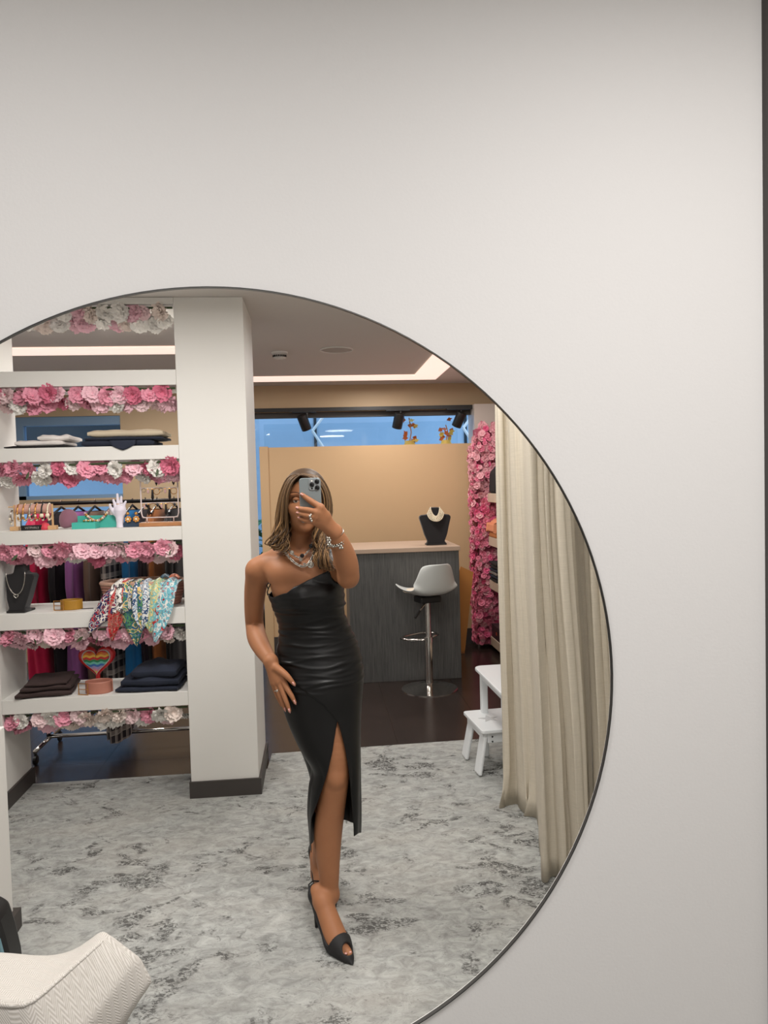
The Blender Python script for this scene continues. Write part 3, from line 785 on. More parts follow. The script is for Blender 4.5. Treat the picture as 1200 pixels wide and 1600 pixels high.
# ---- shelf D
zd = BT[3][1]
def bust(loc, label, h, w, rz=0, name='necklace_bust'):
    t = thing(name, label, 'jewellery bust', loc, rz)
    prof = [(-.30, 0), (.30, 0), (.34, .03), (.30, .06), (.27, .10), (.36, .28), (.43, .5), (.5, .70), (.5, .75), (.44, .79), (.26, .80), (.18, .83), (.15, .95), (.13, .985), (-.13, .985), (-.15, .95), (-.18, .83), (-.26, .80), (-.44, .79), (-.5, .75), (-.5, .70), (-.43, .5), (-.36, .28), (-.27, .10), (-.30, .06), (-.34, .03)]
    P = []
    n = len(prof)
    mb = MB(); vs = []
    for y, k in ((-.05, .0), (-.08, .9), (.0, 1.0), (.05, .9), (.07, 0)):
        pass
    front = [(x*w, -.022-.02*math.cos(x*2.6)*(1 if z > .1 else .6)+.055*(z-.3), z*h) for x, z in prof]
    back = [(x*w, .03+.055*(z-.3), z*h) for x, z in prof]
    mid = len(front)
    mb.add(front+back, [tuple(range(n)), tuple(range(2*n-1, n-1, -1))] + [(i, i+n, (i+1) % n+n, (i+1) % n) for i in range(n)])
    obj('bust', mb, M['blackv'], t, bevel=.006, auto=35)
    obj('foot', MB().box(-.32*w, .32*w, -.055, .055, 0, .012), M['black'], t, bevel=.003)
    return t
bx = on(33, 2.80, zd)
bust((bx, 2.80, zd), 'black velvet necklace bust wearing a silver chain, left on the scarf shelf', .25, .155, R(-8))
nc = thing('necklace', 'silver chain necklace with a heart pendant on the black bust', 'necklace', (bx, 2.765, zd))
pts = [(.045*math.cos(a)*1.05, -.012-.02*(1+math.sin(a))*.2, .215+.118*math.sin(a) if math.sin(a) < 0 else .215+.02*math.sin(a)) for a in np.linspace(math.pi, 2*math.pi, 17)]
obj('chain', MB().tube(pts, .0022, 5), M['silver'], nc, smooth=True)
def heart(s_, n=28):
    return [(s_*.0625*16*math.sin(t)**3, s_*.0625*(13*math.cos(t)-5*math.cos(2*t)-2*math.cos(3*t)-math.cos(4*t))) for t in np.linspace(0, 2*math.pi, n, endpoint=False)]
obj('pendant', MB().tube([(x, -.022, .09+z) for x, z in heart(.011)]+[(0, -.022, .09+.011*.3125)], .0024, 5), M['silver'], nc, smooth=True)
def belt(name, label, px, Y, z, rad, h, m_, n=3, buckle=M['gold'], rz=0):
    t = thing(name, label, 'belt', (on(px, Y, z), Y, z), rz)
    pts = []
    for i in range(n*20+1):
        a = 2*math.pi*i/20; r_ = rad*(1-.10*i/20/n*1.5); pts.append((r_*math.cos(a), r_*math.sin(a)*.72))
    P = [[(x, y, q) for q in (0, h*.1, h*.5, h*.9, h)] for x, y in pts]
    obj('strap', MB().grid(P), m_, t, smooth=True, solid=.004)
    bx_ = -rad*.9
    obj('buckle', MB().tube([(bx_-.03, -rad*.55, h*.05), (bx_+.022, -rad*.8, h*.05), (bx_+.022, -rad*.8, h*.98), (bx_-.03, -rad*.55, h*.98), (bx_-.03, -rad*.55, h*.05)], .0028, 6), buckle, t)
    obj('prong', MB().tube([(bx_-.03, -rad*.55, h*.5), (bx_+.02, -rad*.82, h*.5)], .002, 5), buckle, t)
    return t
belt('belt', 'rolled mustard yellow belt beside the scarf basket', 112, 2.81, zd, .055, .052, mat('mustard_leather', (168, 122, 35), .5), 4)
tg = obj('price_tag', MB().prismz([(-.03, -.012), (.03, -.008), (.028, .012), (-.028, .010)], 0, .0015), M['black'], loc=(on(137, 2.80, zd), 2.80, zd+.0005)); tag(tg, 'small flat black tag lying beside the mustard belt', 'tag')
# basket
xa, xb = on(160, 2.87, zd), on(290, 2.87, zd)
bk = thing('wicker_basket', 'shallow woven wicker basket filled with patterned scarves', 'basket', ((xa+xb)/2, 2.87, zd))
wick = mat('wicker', (170, 120, 105), .7, bump=.5, bscale=120)
A_, B_ = (xb-xa)/2, .125
for k in range(7):
    rr_ = .86+.02*k
    obj('coil', MB().ring((0, 0, .01+.0165*k), A_*rr_, .0095, 'Z', 36, 6, T=Matrix.Diagonal((1, B_/A_, 1, 1))), wick, bk, smooth=True)
obj('base', MB().lathe([(A_*.8, .002), (A_*.82, .01)], (0, 0, 0), 24, sy=B_/A_), wick, bk)
obj('rim', MB().ring((0, 0, .125), A_*.99, .012, 'Z', 40, 8, T=Matrix.Diagonal((1, B_/A_, 1, 1))), mat('wicker_rim', (190, 150, 130), .7, bump=.8, bscale=90), bk, smooth=True)
SCF = [  # label, colours, px at rim, px at tip, py tip, width px, drape bulge
    ('navy and red paisley scarf hanging furthest left over the basket rim', [(40, 40, 95), (40, 40, 95), (190, 35, 45), (40, 40, 95), (235, 225, 215)], 196, 140, 988, 26, 34),
    ('red and brown bandana scarf hanging second from left over the shelf edge', [(190, 35, 40), (120, 50, 45), (190, 35, 40), (150, 110, 90), (190, 40, 45)], 199, 176, 1000, 20, 34),
    ('white scarf with a black geometric border between the red and green scarves', [(232, 228, 222), (232, 228, 222), (60, 55, 60), (232, 228, 222)], 194, 192, 958, 24, 30),
    ('green and teal scarf with broad diagonal bands hanging from the basket', [(70, 130, 90), (25, 85, 120), (70, 130, 90), (225, 190, 110), (30, 90, 130)], 206, 214, 1010, 30, 20),
    ('white and pale blue scarf hanging right of the green one', [(225, 225, 228), (150, 180, 205), (225, 225, 228), (40, 75, 120)], 226, 222, 985, 20, 26),
    ('pale yellow and green paisley scarf over the basket front', [(215, 210, 140), (160, 200, 165), (225, 200, 130), (130, 190, 185)], 246, 234, 988, 24, 28),
    ('light blue flowered scarf with red corners, furthest right over the basket', [(120, 190, 205), (185, 35, 45), (120, 190, 205), (235, 230, 225), (120, 190, 205)], 268, 242, 1004, 26, 26),
]
for i, (lb, cols, pr, pt, py, wd, sc_) in enumerate(SCF):
    ms = m_scarf('scarf_%d' % i, cols, 22+sc_)
    a_ = at(pr, 922, 2.80); b_ = at(pt, py, 2.69); wm_ = wd*.0047
    c0 = np.array([a_[0]+.015, 2.90, zd+.10]); rimp = np.array([a_[0], 2.745, zd+.142]); mid_ = np.array([(a_[0]*.55+b_[0]*.45), 2.70, zd+.01]); end = np.array([b_[0], 2.688, b_[2]])
    ctrl = [c0, (c0+rimp)/2+np.array([0, 0, .03]), rimp, (rimp+mid_)/2+np.array([0, -.012, .01]), mid_, (mid_+end)/2, end]
    P = []
    wid = [.7, .9, .8, .95, 1.0, .75, .06]
    N_ = 22
    for q in range(N_+1):
        t = q/N_*6; k = min(5, int(t)); f = t-k
        c_ = ctrl[k]*(1-f)+ctrl[k+1]*f; ww = (wid[k]*(1-f)+wid[k+1]*f)*wm_
        row = []
        for j in range(9):
            u = j/8-.5
            row.append((c_[0]+u*ww, c_[1]+.012*math.sin(u*11+i*1.7+t*.5)*min(1, t)-.004*i % .01, c_[2]+.008*math.cos(u*9+i) - (.018*abs(u) if k < 3 else 0)))
        P.append(row)
    o = obj('scarf', MB().grid(P), ms, smooth=True, solid=.002, sub=1)
    tag(o, lb, 'scarf', 'patterned scarves in the basket')
for i, (px_, cc, lb) in enumerate(((258, (70, 95, 110), 'rolled slate blue scarf on top of the basket rim'), (272, (205, 120, 90), 'rolled coral scarf at the right end of the basket'))):
    x_ = on(px_, 2.83, zd+.13)
    o = obj('scarf', MB().tube([(x_-.02, 2.80, zd+.135), (x_-.005, 2.80, zd+.165), (x_+.022, 2.81, zd+.16), (x_+.03, 2.83, zd+.135)], [.016, .02, .02, .014], 10, flat=.6), m_scarf('scarf_r%d' % i, [cc, tuple(min(255, c+50) for c in cc), cc], 40), smooth=True, sub=1)
    tag(o, lb, 'scarf', 'patterned scarves in the basket')

# ---- shelf E
ze = BT[4][1]
belt('belt', 'rolled tan pink leather belt with a double gold buckle on the lowest shelf', 155, 2.79, ze, .07, .062, mat('tan_leather', (176, 116, 98), .5), 2)
pc = obj('paper_card', MB().prismz([(-.05, -.04), (.045, -.055), (.055, .06), (-.02, .07)], 0, .002), M['white'], loc=(on(112, 2.80, ze), 2.80, ze+.0005)); tag(pc, 'white paper card between the brown garment and the tan belt', 'card')
hp = at(152, 1030, 2.90)
ht = thing('heart_bag', 'red rimmed heart ornament with rainbow stripes standing behind the tan belt', 'heart ornament', (hp[0], 2.90, ze))
hz = hp[2]-ze
redp = mat('glossy_red', (205, 38, 42), .3, coat=.4)
def heart_solid(sc_, y0, y1, bulge, m_, name, parent):
    hh = heart(sc_, 40); n = len(hh); mb = MB(); rows = []
    for k, (f, y) in enumerate(((.0, y0-bulge), (.5, y0-bulge*.8), (.85, y0-bulge*.35), (1, y0+.004), (1, y1-.004), (.8, y1+bulge*.4), (0, y1+bulge*.6))):
        rows.append([(x*max(f, .001), y, z*max(f, .001)) for x, z in hh])
    P = [[rows[k][i] for k in range(len(rows))] for i in range(n)]
    mb.grid(P, closeu=True)
    return obj(name, mb, m_, parent, smooth=True)
hb = heart_solid(.096, -.016, .018, .004, redp, 'rim', ht); hb.location = (0, 0, hz)
hw_ = heart_solid(.076, -.0225, -.018, .003, M['white'], 'border', ht); hw_.location = (0, 0, hz)
rain = [(205, 40, 45), (235, 150, 45), (240, 215, 80), (60, 150, 90), (120, 200, 190), (50, 90, 170), (150, 70, 140), (230, 170, 180), (235, 200, 80)]
def m_rainbow():
    m = mat('rainbow_stripes', (200, 60, 60), .35); nt, N, L, b = nodes_of(m); c = objcoord(nt); sp = N.new('ShaderNodeSeparateXYZ'); L.new(c, sp.inputs[0])
    r = N.new('ShaderNodeValToRGB'); r.color_ramp.interpolation = 'CONSTANT'
    cols = [(240, 210, 90), (225, 150, 170), (170, 160, 210), (70, 120, 190), (120, 205, 190), (50, 140, 90), (200, 45, 45), (240, 190, 70), (225, 120, 40), (200, 50, 50)]
    while len(r.color_ramp.elements) < len(cols): r.color_ramp.elements.new(.5)
    for i, cc in enumerate(cols): r.color_ramp.elements[i].position = i/len(cols); r.color_ramp.elements[i].color = (*s2l(cc), 1)
    mr = N.new('ShaderNodeMapRange'); mr.inputs[1].default_value = -.07; mr.inputs[2].default_value = .055
    wv = math_n(nt, 'MULTIPLY', math_n(nt, 'SINE', math_n(nt, 'MULTIPLY', sp.outputs[0], 160)), .003)
    L.new(math_n(nt, 'ADD', sp.outputs[2], wv), mr.inputs[0]); L.new(mr.outputs[0], r.inputs[0]); L.new(r.outputs[0], b.inputs['Base Color'])
    return m
hi_ = heart_solid(.070, -.028, -.022, .007, m_rainbow(), 'striped_panel', ht); hi_.location = (0, 0, hz)
obj('stand', MB().tube([(0, .0, .0), (0, 0, hz-.08)], .012, 8).lathe([(.04, 0), (.04, .006), (.012, .012)], (0, 0, 0), 16), redp, ht)

# ------------------------------------------------------------------ garment rack behind the shelving
RY = 3.60
gr = thing('garment_rack', 'chrome clothes rail on castors behind the open shelving', 'clothes rail', (-1.745, RY, 0))
obj('rail', MB().tube([(-.02, 0, 1.585), (1.30, 0, 1.585)], .0125, 10), M['darkmetal'], gr, smooth=True)
for x in (0, 1.28):
    obj('upright', MB().tube([(x, 0, .10), (x, 0, 1.585)], .0125, 10), M['darkmetal'], gr, smooth=True)
    ft = obj('foot', MB().tube([(x, -.235, .085), (x, .21, .085)], .013, 10), M['chrome'], gr, smooth=True)
    for y in (-.225, .2):
        obj('castor', MB().lathe([(.02, -.011), (.03, -.008), (.03, .008), (.02, .011)], (x, y, .031), 14, T=Matrix.Rotation(R(90), 4, 'Y')).tube([(x, y, .03), (x, y, .085)], .008, 6), M['black'], ft)
obj('base_bar', MB().tube([(0, 0, .10), (1.28, 0, .10)], .0125, 10), M['chrome'], gr, smooth=True)
def garment(label, px0, px1, ptop, zbot, m_, seed, top=1.53):
    r = random.Random(seed)
    xa, xb = on(px0, RY, 1.0), on(px1, RY, 1.0); cx_ = (xa+xb)/2; a = (xb-xa)/2*1.06
    t = thing('hanging_garment', label, 'garment', (cx_, RY, 0), group='garments on the clothes rail')
    P = []; n = 40; ph = [r.uniform(0, 6) for _ in range(4)]
    for i in range(n):
        an = 2*math.pi*i/n; row = []
        for k in range(15):
            v = k/14; z = top-(top-zbot)*v
            sh = min(1, .4+v*9)
            fold = 1+.10*math.sin(5*an+ph[0]+v*1.5)*v+.07*math.sin(9*an+ph[1]-v*2)*v
            row.append((a*(.55+.45*sh)*math.cos(an)*fold+.008*math.sin(v*4+ph[2]), (.06+.15*sh)*math.sin(an)*fold, z+(.008*math.sin(3*an+ph[3]) if k == 14 else 0)))
        P.append(row)
    obj('cloth', MB().grid(P, closeu=True), m_, t, smooth=True)
    for s_ in (-1, 1):      # sleeves lie along the front and back edges
        pts = [(0, s_*.19, top-.05), (.004, s_*.225, top-.2), (-.004, s_*.22, top-.45), (.006, s_*.21, max(zbot+.1, top-.66))]
        obj('sleeve', MB().tube(pts, [a*.45, a*.62, a*.6, a*.5], 12, flat=.55, up=(1, 0, 0)), m_, t, smooth=True)
    hg = obj('hanger', MB().tube([(0, -.19, top-.02), (0, -.1, top+.005), (0, 0, top+.03), (0, .1, top+.005), (0, .19, top-.02)], .007, 6), M['black'], t)
    obj('hook', MB().tube([(0, 0, top+.03), (0, 0, top+.05), (0, .016, top+.064), (0, .0, top+.076), (0, -.015, top+.066)], .0025, 5), M['chrome'], hg)
    return t
def clo(nm, c): return mat(nm, c, .88, sheen=.15, var=.06, vscale=8)
for i, (lb, a, b, zb_, m_) in enumerate((
    ('bright crimson coat, leftmost on the clothes rail', 53, 92, .49, clo('crimson_wool', (206, 24, 78))),
    ('black coat hanging between the crimson and the lilac garments', 90, 114, .42, clo('black_wool', (26, 22, 28))),
    ('lilac garment hanging between the black coat and the brown one', 113, 143, .36, clo('lilac_knit', (166, 100, 168))),
    ('dull brown coat hanging between the lilac and the plaid garments', 142, 166, .30, clo('taupe_wool', (124, 98, 84))),
    ('long black and white plaid coat reaching lowest of all on the rail', 166, 197, .10, M['plaid']),
    ('bright blue coat hanging right of the plaid one', 197, 228, .52, clo('blue_wool', (24, 114, 176))),
    ('narrow dark aubergine garment between the blue and the rust coats', 227, 239, .52, clo('aubergine_knit', (40, 30, 44))),
    ('rust brown garment second from the right on the clothes rail', 238, 264, .58, clo('rust_knit', (168, 100, 48))),
    ('black garment rightmost on the clothes rail, next to the column', 263, 292, .50, clo('black_knit', (24, 21, 24))))):
    garment(lb, a, b, 0, zb_, m_, i)

# bag by the low wall, cut off by the picture edge
bp_ = at(0, 1430, 1.28)
bgt = thing('ribbed_bag', 'black rounded bag with blue green ribbed side against the low white wall', 'bag', (bp_[0]-.085, 1.28, .012))
arch = [(-.14, 0), (.130, 0), (.124, .10), (.108, .19), (.09, .26), (.055, .285), (-.02, .29), (-.09, .25), (-.13, .13)]
obj('shell', MB().prism(arch, -.04, .075), M['black'], bgt, bevel=.02, auto=40)
inner = [(-.1, .0), (.118, .0), (.114, .12), (.100, .19), (.06, .238), (-.05, .225), (-.09, .1)]
tl = mat('teal_ribs', (105, 140, 150), .5)
obj('side_panel', MB().prism(inner, -.05, -.035), tl, bgt, bevel=.004)
for k in range(9):
    x = -.07+.02*k; z = .222-max(0, x-.04)*1.0-max(0, -x)*.9
    obj('rib', MB().box(x-.005, x+.005, -.056, -.048, .0, z), tl, bgt, bevel=.002)

# ------------------------------------------------------------------ far end: display panel, counter, track, lamps
pn = thing('partition_screen', 'tall tan partition panel standing behind the counter', 'partition', (.545, 6.12, 0))
obj('panel', MB().box(-1.02, 1.075, 0, .05, .10, 2.035), M['tan'], pn)
obj('end_post', MB().box(-1.085, -1.0, -.012, .062, 0, 2.045), M['tan'], pn, bevel=.003)
obj('baseboard', MB().box(-1.0, 1.075, -.014, .06, 0, .155), M['base'], pn)
ct = thing('counter', 'charcoal wood-grain shop counter with a pale beige top', 'counter', (.71, 4.86, 0))
obj('body', MB().box(-.46, .465, -.03, .62, 0, 1.078), M['counter'], ct, bevel=.002)
obj('worktop', MB().box(-.48, .475, -.05, .66, 1.078, 1.116), M['topslab'], ct, bevel=.004)
bpos = (1.012, 5.02, 1.116)
bust(bpos, 'black velvet bust wearing a pearl choker, on the counter', .325, .27, 0)
for i in range(5):
    pass
pch = thing('pearl_choker', 'five-row cream pearl choker on the black bust on the counter', 'necklace', (bpos[0], bpos[1]-.01, bpos[2]+.235))
for k in range(5):
    mb = MB(); rw = .040+.0075*k; dp_ = .076+.0095*k
    for q in range(25):
        a = math.pi*q/24; mb.ball((-rw*math.cos(a)*(1+.12*math.sin(a)**2), -.05-.004*k+.045*abs(math.cos(a)), .085-.012*k*abs(math.cos(a))**2-dp_*math.sin(a)**1.5), .0058, 6, 4)
    obj('pearl_row', mb, M['pearl'], pch, smooth=True)
# track with lamps
tr = thing('lighting_track', 'black ceiling track running above the shop window', 'lighting track', (.45, 6.14, 2.40))
obj('track', MB().box(-1.55, 1.15, -.02, .02, -.015, .02), M['black'], tr)
for px_, rz, lb in ((475, 35, 'leftmost black spotlight on the window track'), (622, -20, 'middle black spotlight on the window track'), (717, -40, 'rightmost black spotlight on the window track, tilted')):
    p = at(px_, 648, 6.10)
    ls = thing('track_spotlight', lb, 'spotlight', (p[0], 6.12, 2.385), group='spotlights on the window track')
    obj('adapter', MB().box(-.12, .12, -.018, .018, -.012, .002), M['black'], ls)
    obj('stem', MB().tube([(0.03, 0, -.01), (0.03, 0, -.06)], .01, 8), M['black'], ls)
    T = Matrix.Translation((.0, -.02, -.115)) @ Matrix.Rotation(R(-rz*.55), 4, 'Y') @ Matrix.Rotation(R(18), 4, 'X')
    obj('can', MB().lathe([(.046, -.075), (.05, -.07), (.05, .075), (.044, .08)], (0, 0, 0), 20, T=T), M['black'], ls, auto=40)
# autumn ornaments in the window
for i, (px_, lb) in enumerate(((640, 'tall orange leaf arrangement in a yellow pot in the shop window'), (697, 'orange leaf arrangement in a cream pot at the right of the shop window'))):
    p = at(px_, 690, 6.45)
    au = thing('autumn_arrangement', lb, 'ornament', (p[0], 6.45, 1.93), group='autumn arrangements in the window')
    obj('pot', MB().lathe([(.05, 0), (.075, .03), (.07, .10), (.05, .145), (.055, .16)], (0, 0, 0), 14), M['yellow'], au, smooth=True)
    obj('twig', MB().tube([(0, 0, .14), (.02, 0, .25), (.0, 0, .40-.08*i)], .006, 5), M['brown'], au)
    rr = random.Random(i+3)
    for k in range(14):
        z = .15+.24*rr.random(); a = rr.uniform(0, 6.28); r_ = .03+.05*rr.random()
        T = Matrix.Translation((r_*math.cos(a), r_*math.sin(a)*.6, z)) @ Matrix.Rotation(rr.uniform(-1, 1), 4, 'X') @ Matrix.Rotation(rr.uniform(0, 6.28), 4, 'Y')
        lf = [(-.0, 0, -.032), (.018, .004, -.01), (.026, 0, .008), (.01, .004, .012), (0, 0, .036), (-.012, .004, .012), (-.026, 0, .006), (-.016, .004, -.012)]
        obj('leaf', MB().add([tuple(T @ Vector(q)) for q in lf], [tuple(range(8))]), [M['orange'], M['yellow'], mat('rust_leaf', (150, 60, 30), .6) if (i, k) == (0, 2) else M['orange']][k % 3], au)
dp = thing('window_plinth', 'pale display plinth behind the tan panel in the shop window', 'plinth', (.5, 6.5, 0))
obj('body', MB().box(-.9, 1.0, -.16, .2, 0, 1.93), M['white'], dp)
# plants outside the glass door
for i, (x_, y_) in enumerate(((-.92, 6.72), (-.58, 6.98))):
    pl = thing('potted_plant', ['green leafy plant beyond the glass, nearer the column', 'green leafy plant beyond the glass, beside the panel post'][i], 'plant', (x_, y_, -.02), group='plants outside the glass')
    obj('pot', MB().lathe([(.12, 0), (.16, .3), (.17, .32)], (0, 0, 0), 16), M['base'], pl, smooth=True)
    rr = random.Random(i+9)
    obj('stem', MB().tube([(0, 0, .3), (.02, 0, .8), (-.02, .02, 1.25)], .012, 6), M['leaf'], pl)
    gm = mat('garden_leaf_%d' % i, (70, 130, 90), .5)
    lm_ = None
    for k in range(46):
        if lm_ is None:
            lm_ = obj('leaf', MB().grid([[(-.01, 0, 0), (0, 0, .004), (.01, 0, 0)], [(-.04, .07, 0), (0, .07, .012), (.04, .07, 0)], [(-.03, .14, -.01), (0, .14, 0), (.03, .14, -.01)], [(-.002, .2, -.04), (0, .2, -.035), (.002, .2, -.04)]]), gm, pl, smooth=True); c = lm_
        else: c = lm_.copy(); COL.objects.link(c)
        c.location = (rr.uniform(-.06, .06), rr.uniform(-.06, .06), rr.uniform(.45, 1.35)); c.rotation_euler = (rr.uniform(-.6, .8), rr.uniform(-.4, .4), rr.uniform(0, 6.28)); q = rr.uniform(.7, 1.2); c.scale = (q, q, q)

# ceiling fittings
sd = thing('smoke_detector', 'small white smoke detector on the ceiling', 'smoke detector', (-.236, 4.35, CEIL))
obj('base', MB().lathe([(.06, -.012), (.062, 0)], (0, 0, 0), 24), M['white'], sd, smooth=False)
obj('cap', MB().lathe([(.028, -.05), (.045, -.044), (.05, -.032), (.052, -.012)], (0, 0, 0), 24), M['white'], sd, smooth=True)
for k in range(9):
    a = math.pi+.3+k*.3
    obj('slot', MB().box(-.005, .005, -.003, .003, -.038, -.024, T=Matrix.Translation((.051*math.cos(a), .051*math.sin(a), 0)) @ Matrix.Rotation(a+math.pi/2, 4, 'Z')), M['black'], sd)
vt = thing('ceiling_speaker', 'round flush ceiling speaker with a pale rim', 'speaker', (.185, 4.25, CEIL))
obj('grille', MB().lathe([(.105, -.006), (.11, 0)], (0, 0, 0), 36), mat('speaker_cloth', (176, 170, 164), .8), vt)
obj('rim', MB().ring((0, 0, -.004), .118, .007, 'Z', 40, 6), M['white'], vt, smooth=True)

# bar stool
st = thing('bar_stool', 'white shell bar stool with chrome gas-lift pedestal facing the counter', 'bar stool', (.86, 4.56, 0), R(19))
obj('base', MB().lathe([(.225, 0), (.225, .006), (.17, .018), (.07, .034), (.032, .05), (.03, .075)], (0, 0, 0), 48), M['chrome'], st, smooth=False, auto=30)
obj('column', MB().lathe([(.03, .07), (.03, .40), (.026, .405), (.0225, .41), (.0225, .70), (.05, .715)], (0, 0, 0), 24), M['chrome'], st, auto=30)
obj('footrest', MB().tube([(-.02, 0, .40), (-.05, .05, .395), (-.15, .06, .40), (-.175, .14, .40), (-.12, .2, .40), (.06, .22, .41), (.14, .16, .41), (.13, .08, .41), (.03, .02, .405)], .010, 8), M['chrome'], st, smooth=True)
obj('collar', MB().lathe([(.034, .38), (.034, .42)], (0, 0, 0), 20), M['chrome'], st)
lv = obj('lever', MB().tube([(-.02, -.02, .705), (-.08, -.05, .665), (-.105, -.06, .645)], .006, 8), M['chrome'], st)
obj('grip', MB().tube([(-.1, -.058, .648), (-.15, -.075, .60)], .011, 8), M['black'], lv)
def shell():
    # seat pan facing +Y with the backrest towards the viewer
    P = []
    prof = [(.24, .775, .155), (.22, .79, .185), (.12, .772, .20), (0, .762, .205), (-.10, .765, .20), (-.165, .785, .192), (-.19, .83, .188), (-.208, .91, .170), (-.222, .975, .148), (-.228, 1.010, .132), (-.229, 1.022, .112)]
    for y, z, hw_ in prof:
        row = []
        for j in range(13):
            s = (j-6)/6
            lift = (abs(s)**2.6)*(.05 if z < .8 else .03); fwd = (s*s)*(.0 if z < .80 else .075)
            row.append((s*hw_, y+fwd, z+(lift if z < .9 else -abs(s)**4*.018)))
        P.append(row)
    return MB().grid(P)
obj('seat_shell', shell(), M['plastic'], st, smooth=True, solid=.012, sub=2)
obj('seat_mount', MB().box(-.09, .09, -.07, .07, .70, .752), M['black'], st, bevel=.01)
obj('seat_cushion', MB().ball((0, .08, .785), .16, 20, 10, (1.05, .85, .12)), mat('ivory_leather', (222, 208, 188), .5), st, smooth=True)

# children's table and step stool
def star(r1, r2, z, n=5):
    return [((r1 if i % 2 == 0 else r2)*math.cos(math.pi*i/n+.3), (r1 if i % 2 == 0 else r2)*math.sin(math.pi*i/n+.3)) for i in range(2*n)]
greyp = mat('grey_print', (190, 190, 190), .5)
kt = thing('kids_table', 'small white children\'s table behind the step stool', 'table', (1.205, 2.80, .012), R(2))
def rr_rect(a, b, r, n=6):
    return [(sx*(a-r)+r*math.cos(q), sy*(b-r)+r*math.sin(q)) for sx, sy, q0 in ((1, 1, 0), (-1, 1, 90), (-1, -1, 180), (1, -1, 270)) for q in [R(q0+90*i/n) for i in range(n+1)]]
obj('tabletop', MB().prismz(rr_rect(.285, .305, .05), .515, .535), M['kidwhite'], kt, bevel=.005)
for sx in (-1, 1):
    for sy in (-1, 1): obj('leg', MB().box(sx*.235-.02, sx*.235+.02, sy*.26-.02, sy*.26+.02, 0, .515), M['kidwhite'], kt, bevel=.006)
obj('apron', MB().box(-.215, .215, -.27, -.252, .46, .515).box(-.215, .215, .252, .27, .46, .515).box(-.245, -.227, -.24, .24, .46, .515).box(.227, .245, -.24, .24, .46, .515), M['kidwhite'], kt)
ss = thing('step_stool', 'low white children\'s stool with a pale star printed on its seat', 'stool', (1.005, 2.92, .012), R(5))
obj('seat', MB().prismz(rr_rect(.15, .185, .02), .245, .265), M['kidwhite'], ss, bevel=.004)
obj('star', MB().prismz([(x-.045, y+.01) for x, y in star(.062, .026, 0)], .2645, .2662), greyp, ss)
for sy in (-1, 1):
    for sx in (-1, 1):
        lg = obj('leg', MB().box(-.011, .011, -.045, .045, -.235, .012, T=Matrix.Translation((sx*.115, sy*.115, .235)) @ Matrix.Rotation(R(-sx*11), 4, 'Y') @ Matrix.Rotation(R(sy*3), 4, 'X')), M['kidwhite'], ss, bevel=.009)
        for z_ in (.222, .195): obj('bolt', MB().lathe([(.005, 0), (.005, .002)], (sx*.115+.03, -.168 if sy < 0 else .168, z_), 8, T=Matrix.Rotation(R(90*sy if sy > 0 else 90), 4, 'X')), M['darkmetal'], lg)
    obj('end_rail', MB().box(-.11, .11, sy*.155-.009, sy*.155+.009, .185, .245), M['kidwhite'], ss, bevel=.004)
for sx in (-1, 1): obj('side_rail', MB().box(sx*.125-.009, sx*.125+.009, -.15, .15, .205, .245), M['kidwhite'], ss)
s2 = thing('step_stool', 'white children\'s stool with a wooden seat, mostly hidden behind the curtain', 'stool', (1.27, 3.28, 0), R(10))
obj('seat', MB().prismz(rr_rect(.14, .12, .02), .31, .33), mat('pale_pine', (196, 172, 158), .5), s2, bevel=.004)
for sx in (-1, 1):
    for sy in (-1, 1): obj('leg', MB().box(sx*.1-.018, sx*.1+.018, sy*.08-.015, sy*.08+.015, 0, .31), M['kidwhite'], s2, bevel=.004)

# ------------------------------------------------------------------ flower wall on the right and its shelves
fw = thing('floral_panel', 'dense pink artificial flower wall beside the counter', 'flower wall', (1.75, 6.0, 0))
mb = MB(); rr = random.Random(21)
def small_flower(mb, c, nrm, rad, mi):
    mb.cur = mi
    n_ = Vector(nrm).normalized(); q = n_.to_track_quat('Z', 'Y').to_matrix()
    off = rr.uniform(0, 6)
    for ring_, (k, r_, el) in enumerate(((6, rad, .25), (5, rad*.62, .8))):
        for p in range(k):
            a = off+2*math.pi*(p+.5*ring_)/k; w_ = r_*.55
            pts = []
            for (t, s_, zz) in ((.05, 0, .1), (.6, -1, .1), (1.0, -.55, -.04), (1.05, .55, .05), (.6, 1, .1)):
                x = r_*t*math.cos(el); z = r_*t*math.sin(el)+zz*rad*.8+rr.uniform(-.1, .1)*rad; y = s_*w_
                pts.append(tuple(q @ Vector((x*math.cos(a)-y*math.sin(a), x*math.sin(a)+y*math.cos(a), z))+Vector(c)))
            mb.add(pts, [(0, 1, 2), (0, 2, 3), (0, 3, 4)])
for k in range(1150):
    z = rr.uniform(.06, 2.22); f = rr.random()
    hw = .0 if z < 1.95 else (z-1.95)*.4
    if f < .55: c = (rr.uniform(-.20+hw, .12), -.16+rr.uniform(-.03, .02), z); nr = (rr.uniform(-.5, .3), -1, rr.uniform(-.5, .5))
    else: c = (-.205+hw+rr.uniform(-.025, .015), rr.uniform(-.16, .0), z); nr = (-1, rr.uniform(-.7, .2), rr.uniform(-.5, .5))
    small_flower(mb, c, nr, rr.uniform(.02, .036), 0 if z > 1.5 and rr.random() < .7 else (1 if rr.random() < .55 else rr.choice((0, 2))))
for k in range(700):
    z = rr.uniform(.06, 2.2); small_flower(mb, (.205+rr.uniform(-.04, .0), rr.uniform(-1.6, -.1), z), (-1, rr.uniform(-.5, .3), rr.uniform(-.5, .5)), rr.uniform(.03, .05), rr.choice((0, 1, 1, 2)))
